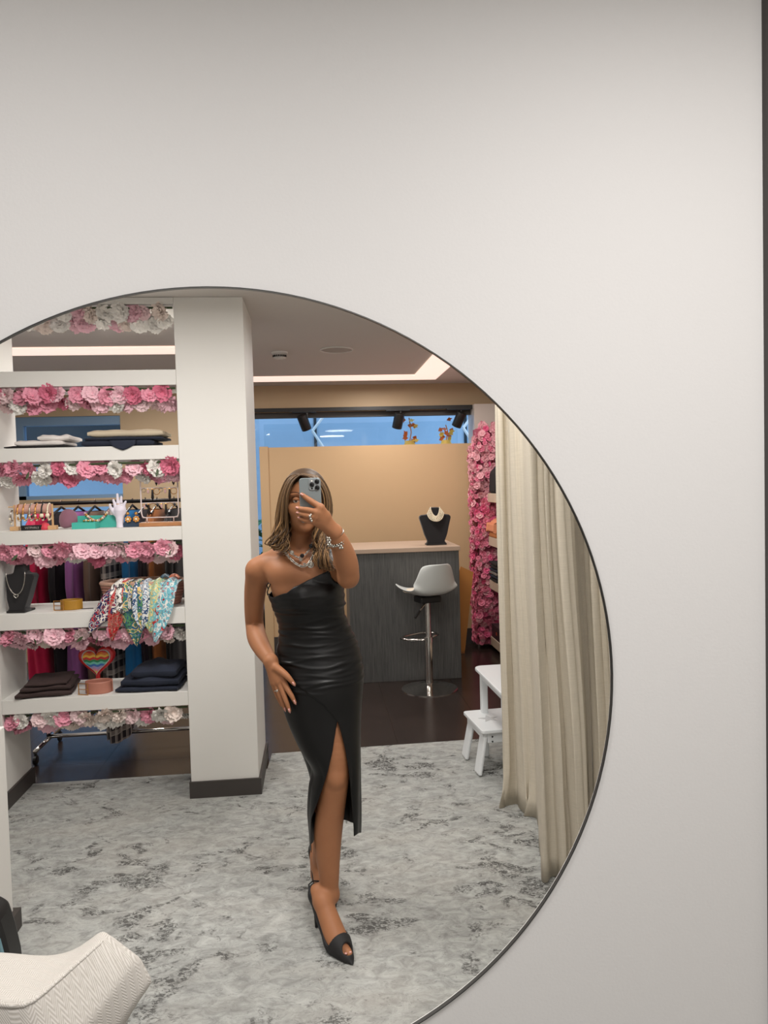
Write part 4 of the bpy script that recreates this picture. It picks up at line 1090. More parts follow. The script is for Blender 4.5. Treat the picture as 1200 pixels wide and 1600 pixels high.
fo = obj('flowers', mb, [mat('petal_wall_pale', (226, 164, 172), .75), mat('petal_wall_pink', (220, 122, 146), .75), mat('petal_wall_hot', (228, 100, 142), .75)], fw); fo['kind'] = 'stuff'
obj('backing', MB().box(-.17, .14, -.13, .04, .04, 2.16).box(.2, .225, -1.65, -.1, .04, 2.2), mat('dark_pink_backing', (170, 84, 104), .9), fw)
shl = thing('veneer_shelving', 'pale wooden shelves running along the pink flower wall', 'shelving', (1.80, 5.0, 0))
for z in (1.53, 1.11, .69, .135): obj('shelf', MB().box(-.14, .16, -1.6, .80, z-.085, z), mat('pale_veneer', (205, 186, 164), .5, var=.08, vscale=5) if z > 1.5 else bpy.data.materials['pale_veneer'], shl, bevel=.003)
def stackthing(label, loc, cols, w=.24, d=.3, h=.03, group='folded clothes on the flower wall shelves'):
    t = thing('folded_clothes', label, 'clothing', loc, group=group)
    for i, c in enumerate(cols):
        mb = slab(w, d, h, i+int(loc[2]*10)); mb.v = [(x, y, z+i*h*.92) for x, y, z in mb.v]; obj('fold', mb, c, t, smooth=True)
g1 = obj('black_bag', MB().prism([(-.1, 0), (.12, 0), (.13, .2), (.07, .27), (-.02, .27), (-.09, .2)], -.12, .12), cl_bk, bevel=.02, auto=40, loc=(1.765, 5.66, 1.531)); tag(g1, 'black soft bag on the uppermost flower wall shelf', 'bag')
hb2 = thing('handbag', 'tan leather handbag on the second flower wall shelf', 'bag', (1.765, 5.64, 1.11))
tanl = mat('tan_bag_leather', (190, 120, 66), .5)
obj('body', MB().prism([(-.11, 0), (.11, 0), (.1, .13), (-.09, .13)], -.14, .14), tanl, hb2, bevel=.015)
obj('flap', MB().prism([(-.118, .13), (-.125, .06), (-.11, .055), (-.085, .15), (.0, .2), (.08, .15), (.1, .13)], -.145, .145), mat('peach_leather', (226, 150, 110), .45), hb2, bevel=.008)
stackthing('stack of dark folded clothes on the third flower wall shelf', (1.775, 5.63, .69), [cl_bk, cl_nv, mat('grey_knit', (130, 122, 116), .9), cl_nv, cl_bk, cl_bk], h=.034)
bx2 = obj('shoe_box', MB().box(-.11, .11, -.2, .2, 0, .13), mat('plum_card', (62, 38, 44), .6), bevel=.004, loc=(1.775, 5.57, .135)); tag(bx2, 'dark plum box on the lowest flower wall shelf', 'box')
obj('clasp', MB().box(-.115, -.11, -.02, .02, .05, .08), M['gold'], bx2)
fd = thing('paper_folder', 'orange brown card folder standing between the counter and the tan panel', 'folder', (1.36, 5.7, 0))
obj('front_sheet', MB().prism([(-.10, .02), (.02, .02), (.12, .78), (.0, .84), (-.10, .6)], -.004, .004), mat('orange_card', (196, 132, 66), .7), fd)
obj('support', MB().box(-.10, .02, .0, .03, 0, .64), M['brown'], fd)

# ------------------------------------------------------------------ curtains
def curtain(name, label, cols, ztop=2.63, puddle=None):
    Xb = []; Xt = []
    for xt, xb_, Y in cols:
        Xt.append((at(xt, 740, Y)[0], Y)); Xb.append((at(xb_, 1230, Y)[0], Y))
    def cr(P, t):
        k = min(len(P)-2, int(t)); f = t-k
        p0, p1, p2, p3 = [np.array(P[max(0, min(len(P)-1, k+i))]) for i in (-1, 0, 1, 2)]
        return .5*((2*p1)+(-p0+p2)*f+(2*p0-5*p1+4*p2-p3)*f*f+(-p0+3*p1-3*p2+p3)*f**3)
    zt_, zb_ = at(900, 740, 1.7)[2], at(900, 1230, 1.7)[2]
    nU = (len(cols)-1)*10; P = []
    for i in range(nU+1):
        t = i/10; row = []
        a, b = cr(Xt, min(t, len(cols)-1.0001)), cr(Xb, min(t, len(cols)-1.0001))
        for k in range(31):
            v = k/30; z = ztop-(ztop-.014)*v
            f = np.clip((zt_-z)/(zt_-zb_), 0, 1.15); f = f*f*(3-2*f) if f < 1 else f
            q = a*(1-f)+b*f
            x, y = q
            if puddle and z < .25:
                w_ = (1-z/.25)**2*(t < 5.5)*min(1, 5.5-t); x -= puddle*w_*max(0, math.sin(t*1.9)); y -= .05*w_*max(0, math.sin(t*2.3+1))
            x += .004*math.sin(t*7+z*3)
            row.append((x, y, z))
        P.append(row)
    o = obj(name, MB().grid(P), M['curtain'], smooth=True, solid=.004)
    return tag(o, label, 'curtain')
curtain('curtain', 'cream linen fitting room curtain with deep vertical folds behind the stool', [(776, 786, 2.40), (784, 795, 2.36), (793, 806, 2.375), (803, 818, 2.28), (812, 830, 2.25), (819, 838, 2.19), (824, 841, 1.95), (829, 845, 1.66), (841, 860, 1.69), (853, 877, 1.655), (858, 885, 1.69), (873, 899, 1.64), (886, 911, 1.66), (893, 917, 1.70), (896, 919, 1.90), (908, 926, 2.0)], puddle=.05)
curtain('curtain', 'second cream linen curtain panel at the edge of the mirror', [(911, 926, 1.78), (920, 936, 1.70), (932, 950, 1.715), (944, 962, 1.67), (960, 978, 1.69), (990, 1010, 1.66)])
ctr = thing('curtain_rail', 'white curtain rail under the ceiling carrying the linen curtains', 'curtain rail', (1.0, 2.0, CEIL))
obj('rail', MB().box(-.03, .03, -.6, .5, -.02, 0), M['white'], ctr)

# ------------------------------------------------------------------ armchair before the mirror wall, on the real side
def armchair():
    Zt = .93
    base = at(60, 1500, -.12)
    t = thing('armchair', 'cream herringbone upholstered chair with a thick shaped back in front of the mirror wall', 'chair', (float(base[0])-.12, -.16, 0))
    ox, oy = t.location.x, t.location.y
    def L(px, py, Y): p = at(px, py, Y); return (p[0]-ox, p[1]-oy, p[2])
    return t, L
ac, L_ = armchair()
rows = [
    [(-60, 1456, -.10), (0, 1446, -.10), (60, 1457, -.10), (100, 1466, -.104), (124, 1471, -.106), (150, 1452, -.10), (160, 1449, -.096)],
    [(-60, 1520, -.20), (0, 1520, -.20), (45, 1525, -.205), (85, 1508, -.185), (122, 1487, -.15), (158, 1456, -.112), (170, 1452, -.10)],
    [(-60, 1560, -.27), (0, 1564, -.272), (40, 1570, -.275), (66, 1550, -.252), (115, 1506, -.19), (168, 1461, -.122), (182, 1461, -.105)],
    [(-60, 1650, -.285), (0, 1655, -.29), (55, 1662, -.29), (104, 1640, -.27), (160, 1572, -.2), (214, 1491, -.128), (226, 1497, -.108)],
    [(-60, 1720, -.26), (0, 1725, -.262), (75, 1745, -.26), (125, 1700, -.245), (186, 1602, -.18), (238, 1533, -.124), (247, 1529, -.11)],
    [(-60, 1850, -.16), (0, 1850, -.16), (75, 1860, -.16), (130, 1820, -.15), (165, 1690, -.12), (180, 1612, -.10), (184, 1605, -.095)],
    [(-60, 1700, -.06), (0, 1700, -.06), (60, 1700, -.06), (100, 1680, -.06), (130, 1600, -.06), (160, 1560, -.07), (176, 1555, -.08)]]
P = [[L_(*p) for p in r] for r in rows]
mb = MB().grid(P + [P[0]])
capv = [P[i][-1] for i in range(len(P))]
mb.add(capv, [tuple(range(len(capv)))])
bk_o = obj('back', mb, M['herring'], ac, smooth=True)
bm_ = bk_o.modifiers.new('w', 'WELD'); bm_.merge_threshold = .0005
sbm = bk_o.modifiers.new('sub', 'SUBSURF'); sbm.levels = 3; sbm.render_levels = 3
cr_at = bk_o.data.attributes.new('crease_edge', 'FLOAT', 'EDGE')
ncol = 7
for e in bk_o.data.edges:
    a, b = sorted(e.vertices)
    if b < ncol*7 and b-a == 1 and a//ncol in (2, 3, 4): cr_at.data[e.index].value = .72 if a//ncol != 2 else .6
# welt along the upper rim, then the seat block and legs below the frame of the photograph
wl = [Vector(p) for p in P[2][:6]]
obj('welt', MB().tube([tuple(p+Vector((0, -.002, -.003))) for p in wl], .0032, 6), M['herring'], ac, smooth=True, sub=1)
obj('seat', MB().box(-.42, .06, -.62, -.02, .36, .47), M['herring'], ac, bevel=.03)
obj('back_support', MB().box(-.40, .05, .03, .09, .40, .84), M['herring'], ac, bevel=.02)
for x in (-.38, .02):
    for y in (-.57, .06): obj('leg', MB().tube([(x, y, 0), (x, y, .37)], [.014, .02], 10), M['wood'], ac)

# ------------------------------------------------------------------ the woman
pw = thing('person', 'tanned woman in a one-shoulder black satin dress holding a phone before her face', 'person', (0, 1.48, .012))
PO = np.array(pw.location)
tbl = [  # y, left, right, depth of the centre, half depth of the dress silhouette
    (868, 424, 520, 1.505, .060), (885, 417, 528, 1.50, .088), (905, 418, 533, 1.492, .100), (920, 420, 535, 1.485, .112), (940, 426, 536, 1.485, .112), (958, 432.5, 535.5, 1.492, .098),
    (975, 438, 542, 1.498, .090), (995, 437.5, 551, 1.498, .093), (1022, 433, 560, 1.495, .104), (1060, 432, 566, 1.488, .118), (1075, 433, 565, 1.482, .118), (1107, 443, 562.5, 1.472, .112),
    (1129, 451, 561.5, 1.462, .108), (1169, 470, 561.5, 1.45, .106), (1199, 487, 562, 1.446, .106), (1224, 484, 562.5, 1.446, .106), (1267, 481.5, 563.5, 1.452, .108), (1300, 484, 563, 1.458, .110), (1330, 485.5, 561, 1.462, .110)]
tz, tcx, ta, tcy, tb_ = [], [], [], [], []
for y, xl, xr, Y, b in tbl:
    p, q = at(xl, y, Y), at(xr, y, Y)
    tz.append((p[2]+q[2])/2); tcx.append((p[0]+q[0])/2); ta.append((q[0]-p[0])/2); tcy.append(Y); tb_.append(b)
tz, tcx, ta, tcy, tb_ = [np.array(v[::-1]) for v in (tz, tcx, ta, tcy, tb_)]
def cubic(z, ys):
    # smooth interpolation through the table (Catmull-Rom on an uneven grid)
    z = np.asarray(z, float); i = np.clip(np.searchsorted(tz, z)-1, 0, len(tz)-2)
    h = tz[i+1]-tz[i]; t = np.clip((z-tz[i])/h, -.2, 1.2)
    dy = np.gradient(ys, tz)
    return (2*t**3-3*t**2+1)*ys[i]+(t**3-2*t**2+t)*h*dy[i]+(-2*t**3+3*t**2)*ys[i+1]+(t**3-t**2)*h*dy[i+1]
def A3(px, py, Y): return at(px, py, Y)
hc = at(477, 784, 1.475)          # head centre
lo = (-.36, 1.10, -.01); hi = (.26, 1.98, 1.80)
B = SDF(lo, hi, .0036)
# torso from the table (slimmer than the dress)
zt0, zt1 = at(500, 1100, 1.48)[2], at(470, 872, 1.5)[2]
sl, X, Y, Z = B.sub((-.36, 1.3, zt0), (.26, 1.7, zt1+.02))
zz = np.clip(Z, zt0, zt1); a = cubic(zz, ta)-.010; b = cubic(zz, tb_)-.012; cx_ = cubic(zz, tcx); cy_ = cubic(zz, tcy)
qd = np.sqrt(((X-cx_)/a)**2+((Y-cy_)/b)**2); d = (qd-1)*np.minimum(a, b)
d = np.maximum(d, np.maximum(zt0-Z, Z-zt1)); B.blend(sl, d, .01)
# neck, shoulders
B.chain([A3(469, 878, 1.51), A3(468, 850, 1.51), A3(473, 822, 1.50)], [.052, .045, .047], .03)
shL, elL, wrL = A3(403.5, 891, 1.52), A3(398, 977, 1.62), A3(423, 1033, 1.43)
shR, elR, wrR = A3(522, 884, 1.50), A3(544, 902, 1.335), A3(522.5, 831, 1.240)
B.chain([A3(468, 856, 1.53), A3(432, 870, 1.53), shL], [.038, .034, .040], .04)
B.chain([A3(474, 858, 1.53), A3(505, 870, 1.52), shR], [.040, .034, .040], .035)
B.chain([A3(460, 874, 1.475), A3(415, 882, 1.495)], [.022, .028], .03)      # collarbone
B.chain([A3(478, 874, 1.475), A3(515, 882, 1.48)], [.022, .026], .03)
B.ell(A3(455, 895, 1.455), (.075, .05, .05), .05); B.ell(A3(505, 900, 1.455), (.06, .05, .05), .05)
# arms
B.chain([shL, A3(398.5, 925, 1.565), A3(397, 955, 1.60), elL, A3(402, 997, 1.56), A3(411, 1015, 1.50), wrL], [.045, .040, .036, .0345, .0365, .032, .0245], .02)
B.chain([shR, A3(534, 890, 1.42), A3(543, 901, 1.36), elR], [.042, .041, .040, .037], .02)
B.chain([elR, A3(543.5, 890, 1.32), A3(539, 872, 1.30), A3(531.5, 850, 1.268), wrR], [.034, .039, .040, .033, .025], .012)
# legs: the front one straight, the other behind it
hipF, knF, anF = A3(512, 1085, 1.475), A3(523, 1213, 1.402), A3(514.5, 1398, 1.455)
B.chain([hipF, A3(520, 1150, 1.435), A3(523.5, 1195, 1.408), A3(523, 1222, 1.408), A3(518, 1255, 1.43), A3(513, 1295, 1.447), A3(512.5, 1335, 1.45), A3(514.5, 1372, 1.452), anF], [.090, .072, .054, .050, .0515, .0525, .0455, .036, .032], .015)
B.ell(knF+np.array([.004, -.030, .002]), (.029, .026, .034), .014)
hipB, knB, anB = A3(478, 1085, 1.50), A3(508, 1215, 1.50), A3(500, 1366, 1.745)
B.chain([hipB, A3(494, 1150, 1.495), knB, A3(507, 1285, 1.60), anB], [.086, .066, .050, .046, .031], .02)
# feet in high heels: a frame along each foot
def foot_frame(H, T):
    H, T = np.array(H, float), np.array(T, float); d = T-H; L_f = np.linalg.norm(d); d /= L_f; w = np.array([d[1], -d[0]])
    return lambda u, v, z: np.array([H[0]+d[0]*u*L_f+w[0]*v, H[1]+d[1]*u*L_f+w[1]*v, z])
FA = foot_frame((-.050, 1.478), (.078, 1.237)); FB = foot_frame((-.045, 1.80), (.015, 1.545))
HZ = .105
def sole(u): return .012+(HZ)*(1-smoothstep(.08, .66, u))+.003
for Fr, an in ((FA, anF), (FB, anB)):
    B.chain([an, Fr(.10, 0, HZ+.055)], [.032, .029], .015); B.cone(an, Fr(.24, 0, .142), .032, .034, .02)
    B.chain([Fr(.24, 0, .142), Fr(.40, .0, .094), Fr(.58, 0, .050), Fr(.70, 0, .037)], [.034, .037, .0385, .029], .015)
    B.chain([Fr(.09, 0, HZ+.045), Fr(.3, 0, .10), Fr(.6, 0, .036)], [.027, .029, .034], .015)
    B.chain([Fr(.6, -.018, .036), Fr(.86, -.008, .028)], [.02, .0125], .008)
    for q in (-.004, .008, .016): B.chain([Fr(.62, q, .034), Fr(.80-.012*abs(q)*60, q+.004, .026)], [.014, .009], .006)
# head
c = hc; sc_ = 1.0
B.ell(c+(0, .022, .036), (.072, .088, .078), .01); B.ell(c+(0, -.018, -.022), (.059, .070, .078), .03)
B.ell(c+(0, -.028, -.062), (.045, .052, .040), .03); B.ell(c+(0, -.066, -.092), (.018, .016, .014), .02)
for sx in (-1, 1):
    B.ell(c+(sx*.036, -.060, -.022), (.026, .022, .022), .02)
    B.ell(c+(sx*.031, -.096, .010), (.017, .017, .011), .010, cut=True)
    B.chain([c+(sx*.014, -.085, .027), c+(sx*.046, -.072, .027)], [.007, .006], .012)
    B.chain([c+(sx*.071, .008, .015), c+(sx*.072, .012, -.02)], [.012, .008], .008)
B.chain([c+(0, -.082, .016), c+(0, -.098, -.012), c+(0, -.106, -.024)], [.007, .008, .0095], .010)
for sx in (-1, 1): B.ell(c+(sx*.011, -.094, -.027), (.0085, .009, .007), .006)
B.ell(c+(0, -.084, -.056), (.023, .012, .012), .010)
parts = [B.mesh()]
# hands
def hand(lo, hi, build):
    s_ = SDF(np.array(lo), np.array(hi), .0021); build(s_); return s_.mesh()
def box_of(pts, m_=.05):
    p = np.array(pts); return p.min(0)-m_, p.max(0)+m_
def right_hand(s_):
    W_ = wrR
    kn = [A3(501, 793, 1.192), A3(496.5, 801, 1.190), A3(493.5, 808, 1.193), A3(490.5, 814.5, 1.199)]
    s_.chain([elR*.25+W_*.75, W_], [.030, .0255], .012)
    for k_, r_ in zip(kn, (.0135, .0135, .0125, .0115)): s_.chain([W_, (W_+k_)/2+np.array([0, .002, 0]), k_], [.022, .016, r_], .010)
    s_.chain([A3(509, 806, 1.212), A3(503, 814, 1.215)], [.015, .015], .012)
    s_.chain([kn[0], A3(486, 783, 1.200), A3(478, 777.5, 1.204), A3(471.5, 772.5, 1.208)], [.0115, .0098, .0085, .0065], .004)
    s_.chain([kn[1], A3(481, 797, 1.196), A3(471, 795.5, 1.203), A3(464.5, 793.5, 1.214)], [.0112, .0095, .0082, .0065], .0035)
    s_.chain([kn[2], A3(480, 805.5, 1.198), A3(471, 803, 1.206), A3(465, 801.5, 1.218)], [.0108, .0092, .008, .0063], .0035)
    s_.chain([kn[3], A3(480, 813.5, 1.203), A3(472.5, 811.5, 1.210), A3(467.5, 809.5, 1.220)], [.0098, .0084, .0073, .0058], .0035)
    s_.chain([W_+np.array([-.01, .01, .0]), A3(506, 812, 1.243), A3(498, 797, 1.247), A3(491, 786, 1.246)], [.018, .015, .0115, .009], .006)
def left_hand(s_):
    W_ = wrL
    kn = [A3(441, 1061, 1.398), A3(436, 1065, 1.400), A3(431, 1067.5, 1.408), A3(426.5, 1067, 1.418)]
    s_.chain([A3(411, 1015, 1.50)*.3+W_*.7, W_], [.0262, .0243], .012)
    for k_, r_ in zip(kn, (.0128, .0128, .012, .011)): s_.chain([W_, (W_+k_)/2, k_], [.021, .0165, r_], .010)
    s_.chain([kn[0], A3(450, 1078, 1.380), A3(456, 1088, 1.372), A3(461, 1098, 1.370)], [.0112, .0095, .0082, .0058], .0035)
    s_.chain([kn[1], A3(443.5, 1085, 1.387), A3(448.5, 1099, 1.380), A3(452.5, 1111, 1.380)], [.0112, .0095, .0082, .0058], .0035)
    s_.chain([kn[2], A3(437.5, 1087, 1.400), A3(442, 1099, 1.397), A3(445.5, 1109, 1.400)], [.0105, .009, .0078, .0056], .0035)
    s_.chain([kn[3], A3(431.5, 1083, 1.418), A3(436, 1093, 1.416), A3(440, 1102, 1.418)], [.0095, .008, .007, .0052], .0035)
    s_.chain([A3(431, 1043, 1.405), A3(441, 1050, 1.388), A3(450, 1058, 1.375), A3(459.5, 1069, 1.370)], [.015, .0125, .0105, .0065], .008)
lo_, hi_ = box_of([wrR, A3(466, 770, 1.19), A3(466, 818, 1.25), elR*.25+wrR*.75]); parts.append(hand(lo_, hi_, right_hand))
lo_, hi_ = box_of([wrL, A3(462, 1113, 1.37), A3(424, 1040, 1.44), elL*.3+wrL*.7]); parts.append(hand(lo_, hi_, left_hand))
np_obj('body', parts, M['skin'], pw, PO)
def child(name, mb, mts, parent=None, **k):
    mb.v = [tuple(np.array(p)-PO) for p in mb.v]
    return obj(name, mb, mts, parent or pw, **k)
# nails
for p, q, r_ in ((A3(474, 774, 1.2), A3(469.5, 771, 1.2025), .006), (A3(467, 794, 1.204), A3(462.5, 792.5, 1.210), .0058), (A3(467.5, 801.5, 1.208), A3(463, 800.5, 1.214), .0056), (A3(469.5, 809.5, 1.212), A3(465.5, 808, 1.216), .005),
                 (A3(459, 1094, 1.3635), A3(462.5, 1101, 1.366), .0056), (A3(451, 1107, 1.3735), A3(453.5, 1114, 1.376), .0056), (A3(444.5, 1105, 1.394), A3(446.3, 1112, 1.397), .0054), (A3(457, 1066, 1.363), A3(461, 1072, 1.366), .0062)):
    child('fingernail', MB().tube([p, (p+q)/2, q], [r_*.9, r_, r_*.55], 8, flat=.6), M['nail'], smooth=True)
# eyes and lips
for sx in (-1, 1):
    e = child('eye', MB().ball(tuple(c+(sx*.031, -.0725, .0085)), .0118, 14, 10), M['eyew'], smooth=True)
    child('iris', MB().ball(tuple(c+(sx*.031, -.0805, .0065)), .0056, 10, 8, (1, .8, 1)), M['iris'], e, smooth=True)
    child('eyelid', MB().tube([c+(sx*x, -.0825+abs(x-.031)*.35, .0130-(x-.031)**2*20) for x in (.018, .025, .031, .037, .044)], [.0022, .0054, .0062, .0054, .0022], 8), M['skin'], smooth=True)
    child('eyebrow', MB().tube([c+(sx*x, -.0935+max(0, x-.03)*.45, .031+.006*math.sin((x-.014)*70)) for x in (.014, .022, .032, .042, .05)], [.0022, .0032, .003, .0024, .0012], 6, flat=.5), M['hair'], smooth=True)
child('lips', MB().tube([c+(x, -.0945+abs(x)*.45, -.0515+.002*math.cos(x*140)) for x in np.linspace(-.023, .023, 9)], [.001, .003, .0042, .005, .0044, .005, .0042, .003, .001], 8).tube([c+(x, -.0945+abs(x)*.45, -.0595) for x in np.linspace(-.02, .02, 7)], [.001, .0038, .0052, .0056, .0052, .0038, .001], 8), M['lips'], smooth=True)

# the dress
def zpx(px, py, Y): return float(at(px, py, Y)[2])
NT, NV = 260, 250
neck_px = [(415, 926), (419, 917), (430, 908), (443, 901), (456, 897), (471, 893.5), (480, 889.5), (489, 884.5), (497, 879), (504, 874), (512, 869), (524, 866), (530, 872)]
nx = np.array([at(p, q, 1.40)[0] for p, q in neck_px]); nz = np.array([at(p, q, 1.40)[2] for p, q in neck_px])
slit = [(1128, 527, 527), (1145, 524, 532), (1171, 519.5, 538.5), (1203, 512, 544), (1235, 502, 548), (1263, 493.5, 550), (1282, 488, 551.5), (1300, 486.5, 552.5), (1330, 486, 553)]
sz = np.array([zpx(520, y, 1.36) for y, _, _ in slit])[::-1]
sL = np.array([at(l, y, 1.36)[0] for y, l, _ in slit])[::-1]; sR = np.array([at(r, y, 1.36)[0] for y, _, r in slit])[::-1]
seam = [(440, 1062), (450, 1065), (470, 1075), (490, 1089), (505, 1100), (516, 1112), (527, 1128)]
smx = np.array([at(p, q, 1.37)[0] for p, q in seam]); smz = np.array([at(p, q, 1.37)[2] for p, q in seam])
z_apex = sz[-1]
z_hemF, z_hemB = zpx(483, 1326, 1.46), zpx(545, 1279, 1.57)
z_tip = zpx(557, 1297, 1.42)
rw = np.random.RandomState(5)
folds = []   # ruched creases: height, slope, bend, width, depth
for k in range(60):
    t = k/59; yy = 897+(1082-897)*t
    folds.append((zpx(495, yy, 1.4)+rw.uniform(-.008, .008), rw.uniform(-.10, .14), rw.uniform(-.5, .8), rw.uniform(.0028, .0065), rw.uniform(.0012, .0042)*(1 if yy > 945 else .45), rw.uniform(-.15, .15), rw.uniform(.05, .16)))
def wrinkle(x, z, xc, hw_):
    d = np.zeros_like(x); u = (x-xc)
    for z0, s_, bnd, w_, dp, xc0, xw in folds:
        zc_ = z0+s_*u+bnd*u*u+.004*np.sin(u*35+z0*80)
        m_ = np.exp(-((u-xc0)/xw)**2)
        d += dp*m_*np.exp(-((z-zc_)/w_)**2)
    return d
ph = np.linspace(0, 1, NT); V = np.zeros((NT, NV, 3))
# angle: 0 right (+X), pi/2 front (-Y), pi left; the strip runs from the slit's left edge round the back to its right edge
for j in range(NV):
    v = j/(NV-1)
    # every column has its own top and bottom; begin with columns by nominal angle, then find heights
    pass
def frontang(x, z):
    cx0, a0 = cubic(z, tcx), cubic(z, ta); return np.arccos(np.clip((x-cx0)/a0, -.985, .985))
aL0, aR0 = 1.62, 1.52
for i in range(NT):
    s_ = i/(NT-1)
    # nominal angle for the top and hem limits
    angn = 1.57 + s_*2*math.pi
    fx = math.cos(angn); fy = -math.sin(angn)          # outward X, outward Y
    front = -fy
    # top edge
    x_est = cubic(np.array([1.45]), tcx)[0]+fx*.135
    ztf = np.interp(x_est+.0, nx, nz)
    ztb = np.interp(x_est, [-.25, -.1, .05, .12], [nz[0]-.03, nz[0]-.01, nz[0]+.07, nz[-2]-.03])
    k_ = smoothstep(-.35, .35, front); ztop = ztb*(1-k_)+ztf*k_
    # hem
    if s_ < .30: zb_ = z_hemF + (z_hemB-z_hemF)*smoothstep(.12, .5, s_)*.5
    elif s_ < .80: zb_ = z_hemF + (z_hemB-z_hemF)*smoothstep(.12, .5, s_)
    else: zb_ = z_hemB + (z_tip-z_hemB)*smoothstep(.80, .97, s_)
    v = np.linspace(0, 1, NV); z = np.where(v < .42, zb_+(z_apex-zb_)*v/.42, z_apex+(ztop-z_apex)*(v-.42)/.58)
    # slit edges by height
    xl_, xr_ = np.interp(z, sz, sL), np.interp(z, sz, sR)
    xl_ = np.where(z > z_apex, sL[-1], xl_); xr_ = np.where(z > z_apex, sR[-1], xr_)
    zc_ = np.minimum(z, zt1+.03)
    a1, a2 = frontang(xl_, zc_), frontang(xr_, zc_)
    ang = a1+s_*(2*math.pi+a2-a1)
    a = cubic(zc_, ta); b = cubic(zc_, tb_)
    x = cubic(zc_, tcx)+a*np.cos(ang); y = cubic(zc_, tcy)-b*np.sin(ang)
    # bust shaping: two soft mounds, flattened middle
    fr = np.clip(np.sin(ang), 0, 1)
    zb1 = zpx(480, 925, 1.4); g = np.exp(-((z-zb1)/.055)**2)*fr
    y -= .014*g*(np.exp(-((x-(-.075))/.045)**2)+np.exp(-((x-.055)/.045)**2))
    wv = wrinkle(x, z, cubic(zc_, tcx), a)*smoothstep(zpx(500, 1090, 1.4), zpx(500, 1070, 1.4), z)
    side = .0012*np.sin(z*210+3*np.cos(ang))*np.abs(np.cos(ang))**6*smoothstep(zpx(500, 1090, 1.4), zpx(500, 1060, 1.4), z)
    # wrap layer above and right of the seam stands proud
    zs_ = np.interp(x, smx, smz); up = smoothstep(-.0015, .0015, z-zs_)*(fr > 0)*(x < smx[-1])+(x >= smx[-1])*(fr > 0)*((s_ > .5)|(z > z_apex))
    lift = .006*up*smoothstep(zpx(500, 1140, 1.4)-.3, zpx(500, 1120, 1.4), z)
    soft = .004*np.sin(ang*5+z*3)*smoothstep(zpx(500, 1130, 1.4), zpx(500, 1250, 1.4), z)*-1
    dsp = wv+side+lift+np.abs(soft)*(z < z_apex)
    x = x+np.cos(ang)*dsp; y = y-np.sin(ang)*dsp
    V[i, :, 0], V[i, :, 1], V[i, :, 2] = x, y, z
cl_ = V[NT-1, :, 2] >= z_apex-1e-6
V[0, cl_] = V[NT-1, cl_]
Vf = V.reshape(-1, 3)
for _ in range(3):       # the cloth lies outside the body everywhere
    dd_, gg_ = B.sample(Vf); Vf += gg_*np.clip(.0055-dd_, 0, .03)[:, None]
V = Vf.reshape(NT, NV, 3)
def drop_lines(Vg):
    P_ = [[tuple(p) for p in row] for row in Vg]
    return MB().grid(P_)
dr = child('dress', drop_lines(V), M['satin'], smooth=True)
wd_ = dr.modifiers.new('weld', 'WELD'); wd_.merge_threshold = .0003
so_ = dr.modifiers.new('solid', 'SOLIDIFY'); so_.thickness = .0022; so_.offset = 1
# strap over the shoulder at the right of the picture and the little tie loop at the other side
P_ = []
for q in range(13):
    t = q/12; p0 = A3(513, 884, 1.405); p1 = A3(516, 861, 1.47); p2 = A3(516, 872, 1.60)
    p = (1-t)**2*p0+2*t*(1-t)*p1+t*t*p2+np.array([0, -.004, .012*math.sin(math.pi*t)])
    dd_, gg_ = B.sample(np.array([p])); p = p+gg_[0]*max(0, .007-dd_[0])
    P_.append([tuple(p+np.array([u*.03, .004*abs(u), -.008*u*u])) for u in np.linspace(-1, 1, 7)])
child('shoulder_strap', MB().grid(P_), M['satin'], smooth=True, solid=.003)
child('tie_loop', MB().tube([A3(419, 921, 1.46), A3(417, 915, 1.45), A3(419.5, 911, 1.445), A3(422.5, 913, 1.44), A3(420, 918, 1.445), A3(417.5, 925, 1.45), A3(418.5, 930, 1.455)], .0022, 5), M['satin'], smooth=True)

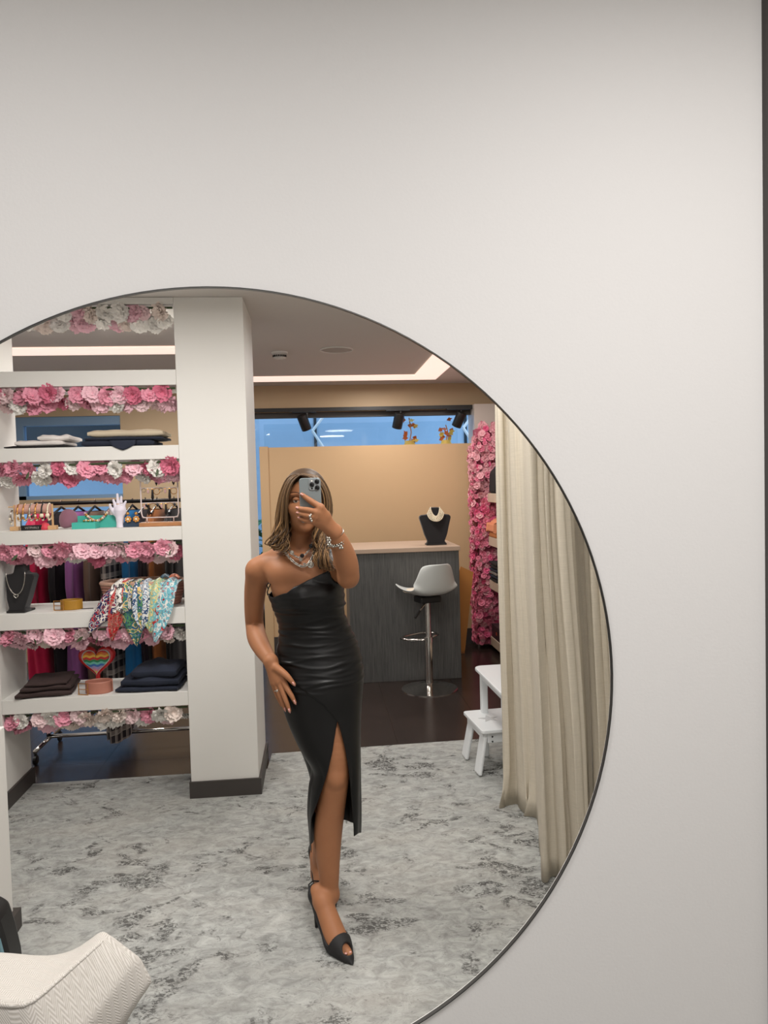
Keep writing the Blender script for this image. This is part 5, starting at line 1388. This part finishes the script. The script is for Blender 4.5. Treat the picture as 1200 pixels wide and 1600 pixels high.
# shoes
def shoe(Fr, side):
    pts = [Fr(u, v, z) for u in (-.05, 1.05) for v in (-.06, .06) for z in (-.01, .22)]
    P0 = np.array(pts).min(0)-.01, np.array(pts).max(0)+.01
    s_ = SDF(P0[0], P0[1], .0024); e = .0045
    s_.chain([Fr(.10, 0, HZ+.055), Fr(.09, 0, HZ+.04)], [.030+e]*2, .01)
    s_.chain([Fr(.09, 0, HZ+.045), Fr(.3, 0, .098), Fr(.6, 0, .040)], [.0325, .039, .043], .012)
    s_.chain([Fr(.58, 0, .046), Fr(.70, 0, .036), Fr(.86, 0, .023)], [.0445, .040, .022], .015)
    s_.chain([Fr(.66, 0, .022), Fr(.88, 0, .017), Fr(1.0, 0, .0135)], [.036, .018, .002], .008)
    # keep the counter at the heel, low sides and the vamp
    sl, X, Y, Z = s_.sub(P0[0], P0[1])
    H_, T_ = Fr(0, 0, 0), Fr(1, 0, 0); dd = (T_-H_)[:2]; L2 = dd@dd
    u = ((X-H_[0])*dd[0]+(Y-H_[1])*dd[1])/L2
    top = np.where(u < .60, sole(u)+.03+.03*(1-smoothstep(.0, .22, u)), sole(u)+.03+.10*smoothstep(.645, .75, u))
    s_.g[sl] = np.maximum(s_.g[sl], (Z-top)*.7)
    s_.g[sl] = np.maximum(s_.g[sl], (.014-Z)*.9+0*u)
    pv = Fr(.845, -.004, .046); s_.ell(pv, (.0195, .0215, .022), .003, cut=True)
    V_, F_ = s_.mesh()
    # keep only the outer skin and sole: hollow comes from the foot inside
    o = np_obj('shoe', [(V_, F_)], M['suede'], pw, PO)
    h = MB().tube([Fr(.05, 0, HZ+.012), Fr(.03, 0, HZ*.6), Fr(.025, 0, .0145)], [.019, .0085, .0055], 12)
    h.v = [tuple(np.array(p)-PO) for p in h.v]; obj('heel', h, M['suede'], o, smooth=True)
    st_ = MB().tube([Fr(.1, .034, HZ+.04), Fr(-.02, .02, HZ+.072), Fr(-.045, 0, HZ+.076), Fr(-.02, -.02, HZ+.072), Fr(.1, -.034, HZ+.04)], .003, 6)
    st_.v = [tuple(np.array(p)-PO) for p in st_.v]; obj('heel_strap', st_, M['suede'], o, smooth=True)
    return o
shoe(FA, 1); shoe(FB, -1)
for q, u in ((-.010, .872), (.006, .862)):
    child('toenail', MB().ball(tuple(FA(u, q, .0375)), .0055, 8, 6, (1, 1, .6)), M['nail'], smooth=True)

# hair
HS = SDF(c-np.array([.13, .14, .16]), c+np.array([.13, .16, .17]), .004)
HS.ell(c+(0, .030, .040), (.080, .092, .083), .01)
HS.ell(c+(-.004, -.075, -.03), (.054, .060, .095), .015, cut=True)
hv, hf = HS.mesh()
hair_o = np_obj('hair', [(hv, hf)], M['hair'], pw, PO)
at_ = hair_o.data.attributes.new('shade', 'FLOAT', 'POINT')
at_.data.foreach_set('value', np.full(len(hv), .10, np.float32))
gL = [[(470, 741, 1.44), (455, 746, 1.435), (444, 766, 1.44), (437, 792, 1.445), (433, 818, 1.445), (430, 836, 1.44), (424, 850, 1.43), (432, 852, 1.42)],
      [(469, 742, 1.405), (457, 753, 1.392), (449, 775, 1.392), (448, 800, 1.405), (448, 823, 1.43), (447, 842, 1.435), (449, 858, 1.42), (446, 866, 1.415)],
      [(473, 739, 1.52), (456, 746, 1.55), (450, 775, 1.56), (450, 805, 1.555), (449, 828, 1.55), (442, 846, 1.52), (433, 855, 1.49), (428, 856, 1.46)]]
gR = [[(471, 742, 1.40), (490, 749, 1.385), (503, 768, 1.385), (506, 792, 1.39), (498, 815, 1.405), (495, 836, 1.405), (505, 860, 1.375), (520, 888, 1.345)],
      [(472, 740, 1.44), (496, 745, 1.44), (510, 765, 1.445), (515, 792, 1.45), (511, 818, 1.44), (513, 842, 1.42), (505, 864, 1.39), (516, 893, 1.35)],
      [(475, 739, 1.52), (497, 745, 1.55), (511, 772, 1.555), (515, 802, 1.54), (508, 828, 1.51), (498, 850, 1.46), (494, 868, 1.41), (500, 884, 1.375)]]
def lock(gs, rr, side):
    w_ = [rr.random() for _ in gs]; w_ = [x**2 for x in w_]; s_ = sum(w_); w_ = [x/s_ for x in w_]
    G = np.array([sum(w_[i]*np.array(gs[i][k]) for i in range(3)) for k in range(8)])
    W3 = np.array([at(*g) for g in G]); W3 += np.array([rr.gauss(0, .004), rr.gauss(0, .005), 0])
    pts = []; rad = []; ph_ = rr.choice((0, 2.1, 4.2))+rr.uniform(-.5, .5); am = rr.uniform(.007, .020)
    N_ = 20
    cut = rr.uniform(.80, 1.14) if side else rr.uniform(.82, 1.08)
    for q in range(N_+1):
        t = min(6.9999+.6*max(0, q/N_*7*cut-7), q/N_*7*cut); k = min(6, int(t)); f = min(1.3, t-k)
        p0, p1, p2, p3 = [W3[max(0, min(7, k+i))] for i in (-1, 0, 1, 2)]
        p = .5*((2*p1)+(-p0+p2)*f+(2*p0-5*p1+4*p2-p3)*f*f+(-p0+3*p1-3*p2+p3)*f**3)
        wv = am*smoothstep(.45, .9, q/N_)
        p = p+np.array([wv*math.sin(q*.72+ph_), wv*math.cos(q*.72+ph_), 0])
        pts.append(p); e = q/N_
        rad.append((.0032+.0026*min(1, e*3))*(1 if e < .7 else max(.1, 1-(e-.7)/.3*.9))*lw_)
    return pts, rad
mb = MB(); shades = []; rr = random.Random(4)
for side, gs, n_ in ((0, gL, 190), (1, gR, 230)):
    for k in range(n_):
        lw_ = rr.uniform(.5, 1.0); pts, rad = lock(gs, rr, side); n0 = len(mb.v); mb.tube(pts, rad, 5, flat=.6)
        base = rr.uniform(.0, .6) if rr.random() < .78 else rr.uniform(.65, 1.0)
        for i_ in range(len(mb.v)-n0):
            e = (i_//5)/20; shades.append(min(1, base*(.45+.85*e)))
lo_h = child('hair_locks', mb, M['hair'], hair_o, smooth=True)
lo_h['kind'] = 'stuff'
at_ = lo_h.data.attributes.new('shade', 'FLOAT', 'POINT'); at_.data.foreach_set('value', np.array(shades, np.float32))

# jewellery she wears
def chain(name, pts, r_, links, m_):
    mb = MB(); pts = [np.array(p) for p in pts]
    Lc = [0]
    for i in range(1, len(pts)): Lc.append(Lc[-1]+np.linalg.norm(pts[i]-pts[i-1]))
    for k in range(links):
        s_ = Lc[-1]*(k+.5)/links; i = max(0, min(len(pts)-2, int(np.searchsorted(Lc, s_))-1)); f = (s_-Lc[i])/(Lc[i+1]-Lc[i]+1e-9)
        p = pts[i]*(1-f)+pts[i+1]*f; t = Vector(pts[i+1]-pts[i]).normalized()
        q = t.to_track_quat('X', 'Z').to_matrix().to_4x4() @ Matrix.Rotation(R(90*(k % 2)+30), 4, 'X') @ Matrix.Diagonal((1.5, 1, 1, 1))
        mb.ring(tuple(p), r_, r_*.32, 'Z', 8, 4, T=q)
    return child(name, mb, m_, smooth=True)
# depth of the chest surface under the chains
def chest(px, py): return 1.413 if py < 865 else 1.402
n1 = [A3(446, 848, 1.47), A3(449, 858, 1.435), A3(457, 866, 1.42), A3(467, 871, 1.413), A3(477, 866, 1.417), A3(485, 856, 1.43), A3(488, 846, 1.46)]
n2 = [A3(441, 850, 1.47), A3(445, 861, 1.43), A3(453, 872, 1.412), A3(463, 881, 1.402), A3(474, 885, 1.398), A3(484, 878, 1.402), A3(490, 864, 1.415), A3(492, 848, 1.455)]
def spl(P_, n_=40):
    P_ = [np.array(p) for p in P_]; out = []
    for q in range(n_+1):
        t = q/n_*(len(P_)-1); k = min(len(P_)-2, int(t)); f = t-k
        p0, p1, p2, p3 = [P_[max(0, min(len(P_)-1, k+i))] for i in (-1, 0, 1, 2)]
        out.append(.5*((2*p1)+(-p0+p2)*f+(2*p0-5*p1+4*p2-p3)*f*f+(-p0+3*p1-3*p2+p3)*f**3))
    return out
nk1 = chain('necklace', spl(n1), .0032, 34, M['silver']); nk2 = chain('necklace', spl(n2), .0045, 34, M['silver'])
for i, (px_, py_, r_, y_) in enumerate(((456, 863.5, .0075, 1.408), (472, 868.5, .0075, 1.402), (486, 853, .0075, 1.42))):
    child('coin_pendant', MB().lathe([(r_*.8, -.001), (r_, 0), (r_*.8, .0015)], tuple(at(px_, py_, y_)), 16, T=Matrix.Rotation(R(90), 4, 'X')).ring(tuple(at(px_, py_, y_-.002)), r_*.85, .0015, 'Y', 16, 4), [M['silver'], M['darkmetal'], M['darkmetal']][i], nk1, smooth=True)
child('coin_pendant', MB().ring(tuple(at(485.5, 882.5, 1.390)), .0095, .0026, 'Y', 20, 5).ball(tuple(at(485.5, 882.5, 1.392)), .007, 12, 8, (1, .3, 1)), M['silver'], nk2, smooth=True)
hq = at(475.5, 881, 1.390)
child('heart_pendant', MB().prism([(x+hq[0], z+hq[2]) for x, z in heart(.0052, 20)], hq[1]-.002, hq[1]+.002), M['silver'], nk2)
child('star_pendant', MB().prism([(x+at(470, 874.5, 1.39)[0], z+at(470, 874.5, 1.39)[2]) for x, z in star(.009, .004, 0)], 1.390, 1.394), M['silver'], nk2)
# bracelets at the raised wrist
fa = Vector(wrR-(elR*.3+A3(533, 857, 1.275)*.7)).normalized(); q = fa.to_track_quat('Z', 'Y').to_matrix().to_4x4()
def wrist_pt(px, py): return at(px, py, 1.245)
for i, (px_, py_, R_, r_, m_) in enumerate(((523.5, 832.5, .0285, .0026, M['silver']), (524, 835.5, .0285, .0022, M['silver']), (525.5, 842, .0305, .0026, M['darkmetal']), (526.5, 845.5, .031, .0028, M['silver']))):
    T_ = q @ Matrix.Rotation(R((-8, 5, 6, -3)[i]), 4, 'X')
    b_ = child('bracelet', MB().ring(tuple(at(px_, py_, 1.247+.005*i)), R_, r_, 'Z', 30, 6, T=T_), m_, smooth=True)
    if i >= 2:
        mb = MB()
        for k in range(9):
            a = R(200+i*7+k*16); p = T_ @ Vector((R_*1.04*math.cos(a), R_*1.04*math.sin(a), 0)); mb.ball(tuple(Vector(at(px_, py_, 1.247+.005*i))+p), .0042 if k % 2 else .003, 8, 5)
        child('bead', mb, M['silver'], b_, smooth=True)
        for pc_ in (((514.5, 848, 1.215), (533, 853, 1.222)) if i == 3 else ((514, 841, 1.215),)):
            w_ = at(*pc_); child('charm', MB().ball(tuple(w_), .0055, 8, 6).ball(tuple(w_+np.array([.004, 0, -.007])), .0042, 8, 5).ball(tuple(w_+np.array([-.004, 0, -.007])), .0042, 8, 5), M['silver'], b_, smooth=True)
for (px_, py_, Y_, d_, lab) in ((485.5, 810.5, 1.199, (-1, -.1, .1), 0), (484.5, 806.5, 1.196, (-1, -.1, .1), 1), (433.5, 1078, 1.409, (.45, -.3, -1), 2)):
    T_ = Vector(d_).to_track_quat('Z', 'Y').to_matrix().to_4x4(); p = at(px_, py_, Y_)
    rg = child('ring', MB().ring(tuple(p), .0105, .002, 'Z', 18, 5, T=T_), M['silver'], smooth=True)
    child('stone', MB().ball(tuple(p+np.array([0, -.012, 0])), .005, 8, 6).ball(tuple(p+np.array([.003, -.011, -.007 if lab == 0 else .005])), .0042, 8, 6), M['silver'], rg, smooth=True)

# phone
pc0, pc1 = at(485.2, 747, 1.22), at(485.2, 816, 1.22)
ph_c = (pc0+pc1)/2
ph_t = thing('phone', 'grey blue smartphone with three camera lenses held up before the face', 'phone', ph_c, tilt=(0, R(-.5), 0))
hw_, hh_ = .0355, .0735
obj('body', MB().prism([(x, z) for x, z in rr_rect(hw_, hh_, .011, 8)], -.004, .004), M['phone'], ph_t, bevel=.0018, auto=50)
obj('screen', MB().prism([(x, z) for x, z in rr_rect(hw_-.002, hh_-.002, .010, 8)], .0038, .0046), M['lens'], ph_t)
cb = obj('camera_block', MB().prism([(x+.0145, z+.0515) for x, z in rr_rect(.0185, .0195, .008, 6)], -.0062, -.0035), mat('phone_camera_glass', (138, 142, 144), .3, .2), ph_t, bevel=.001, auto=50)
for x, z in ((.0235, .0605), (.0065, .051), (.0235, .0405)):
    ln = obj('lens', MB().lathe([(.0072, 0), (.0072, .002), (.006, .0025)], (x, -.006, z), 20, T=Matrix.Rotation(R(90), 4, 'X')), M['lens'], cb, auto=40)
    obj('lens_ring', MB().ring((x, -.0078, z), .0072, .0008, 'Y', 22, 5), M['darkmetal'], ln, smooth=True)
obj('flash', MB().lathe([(.003, 0), (.003, .0006)], (.0065, -.0062, .0635), 12, T=Matrix.Rotation(R(90), 4, 'X')), M['white'], cb)
obj('sensor', MB().lathe([(.0028, 0), (.0028, .0006)], (.0065, -.0062, .0385), 12, T=Matrix.Rotation(R(90), 4, 'X')), M['lens'], cb)
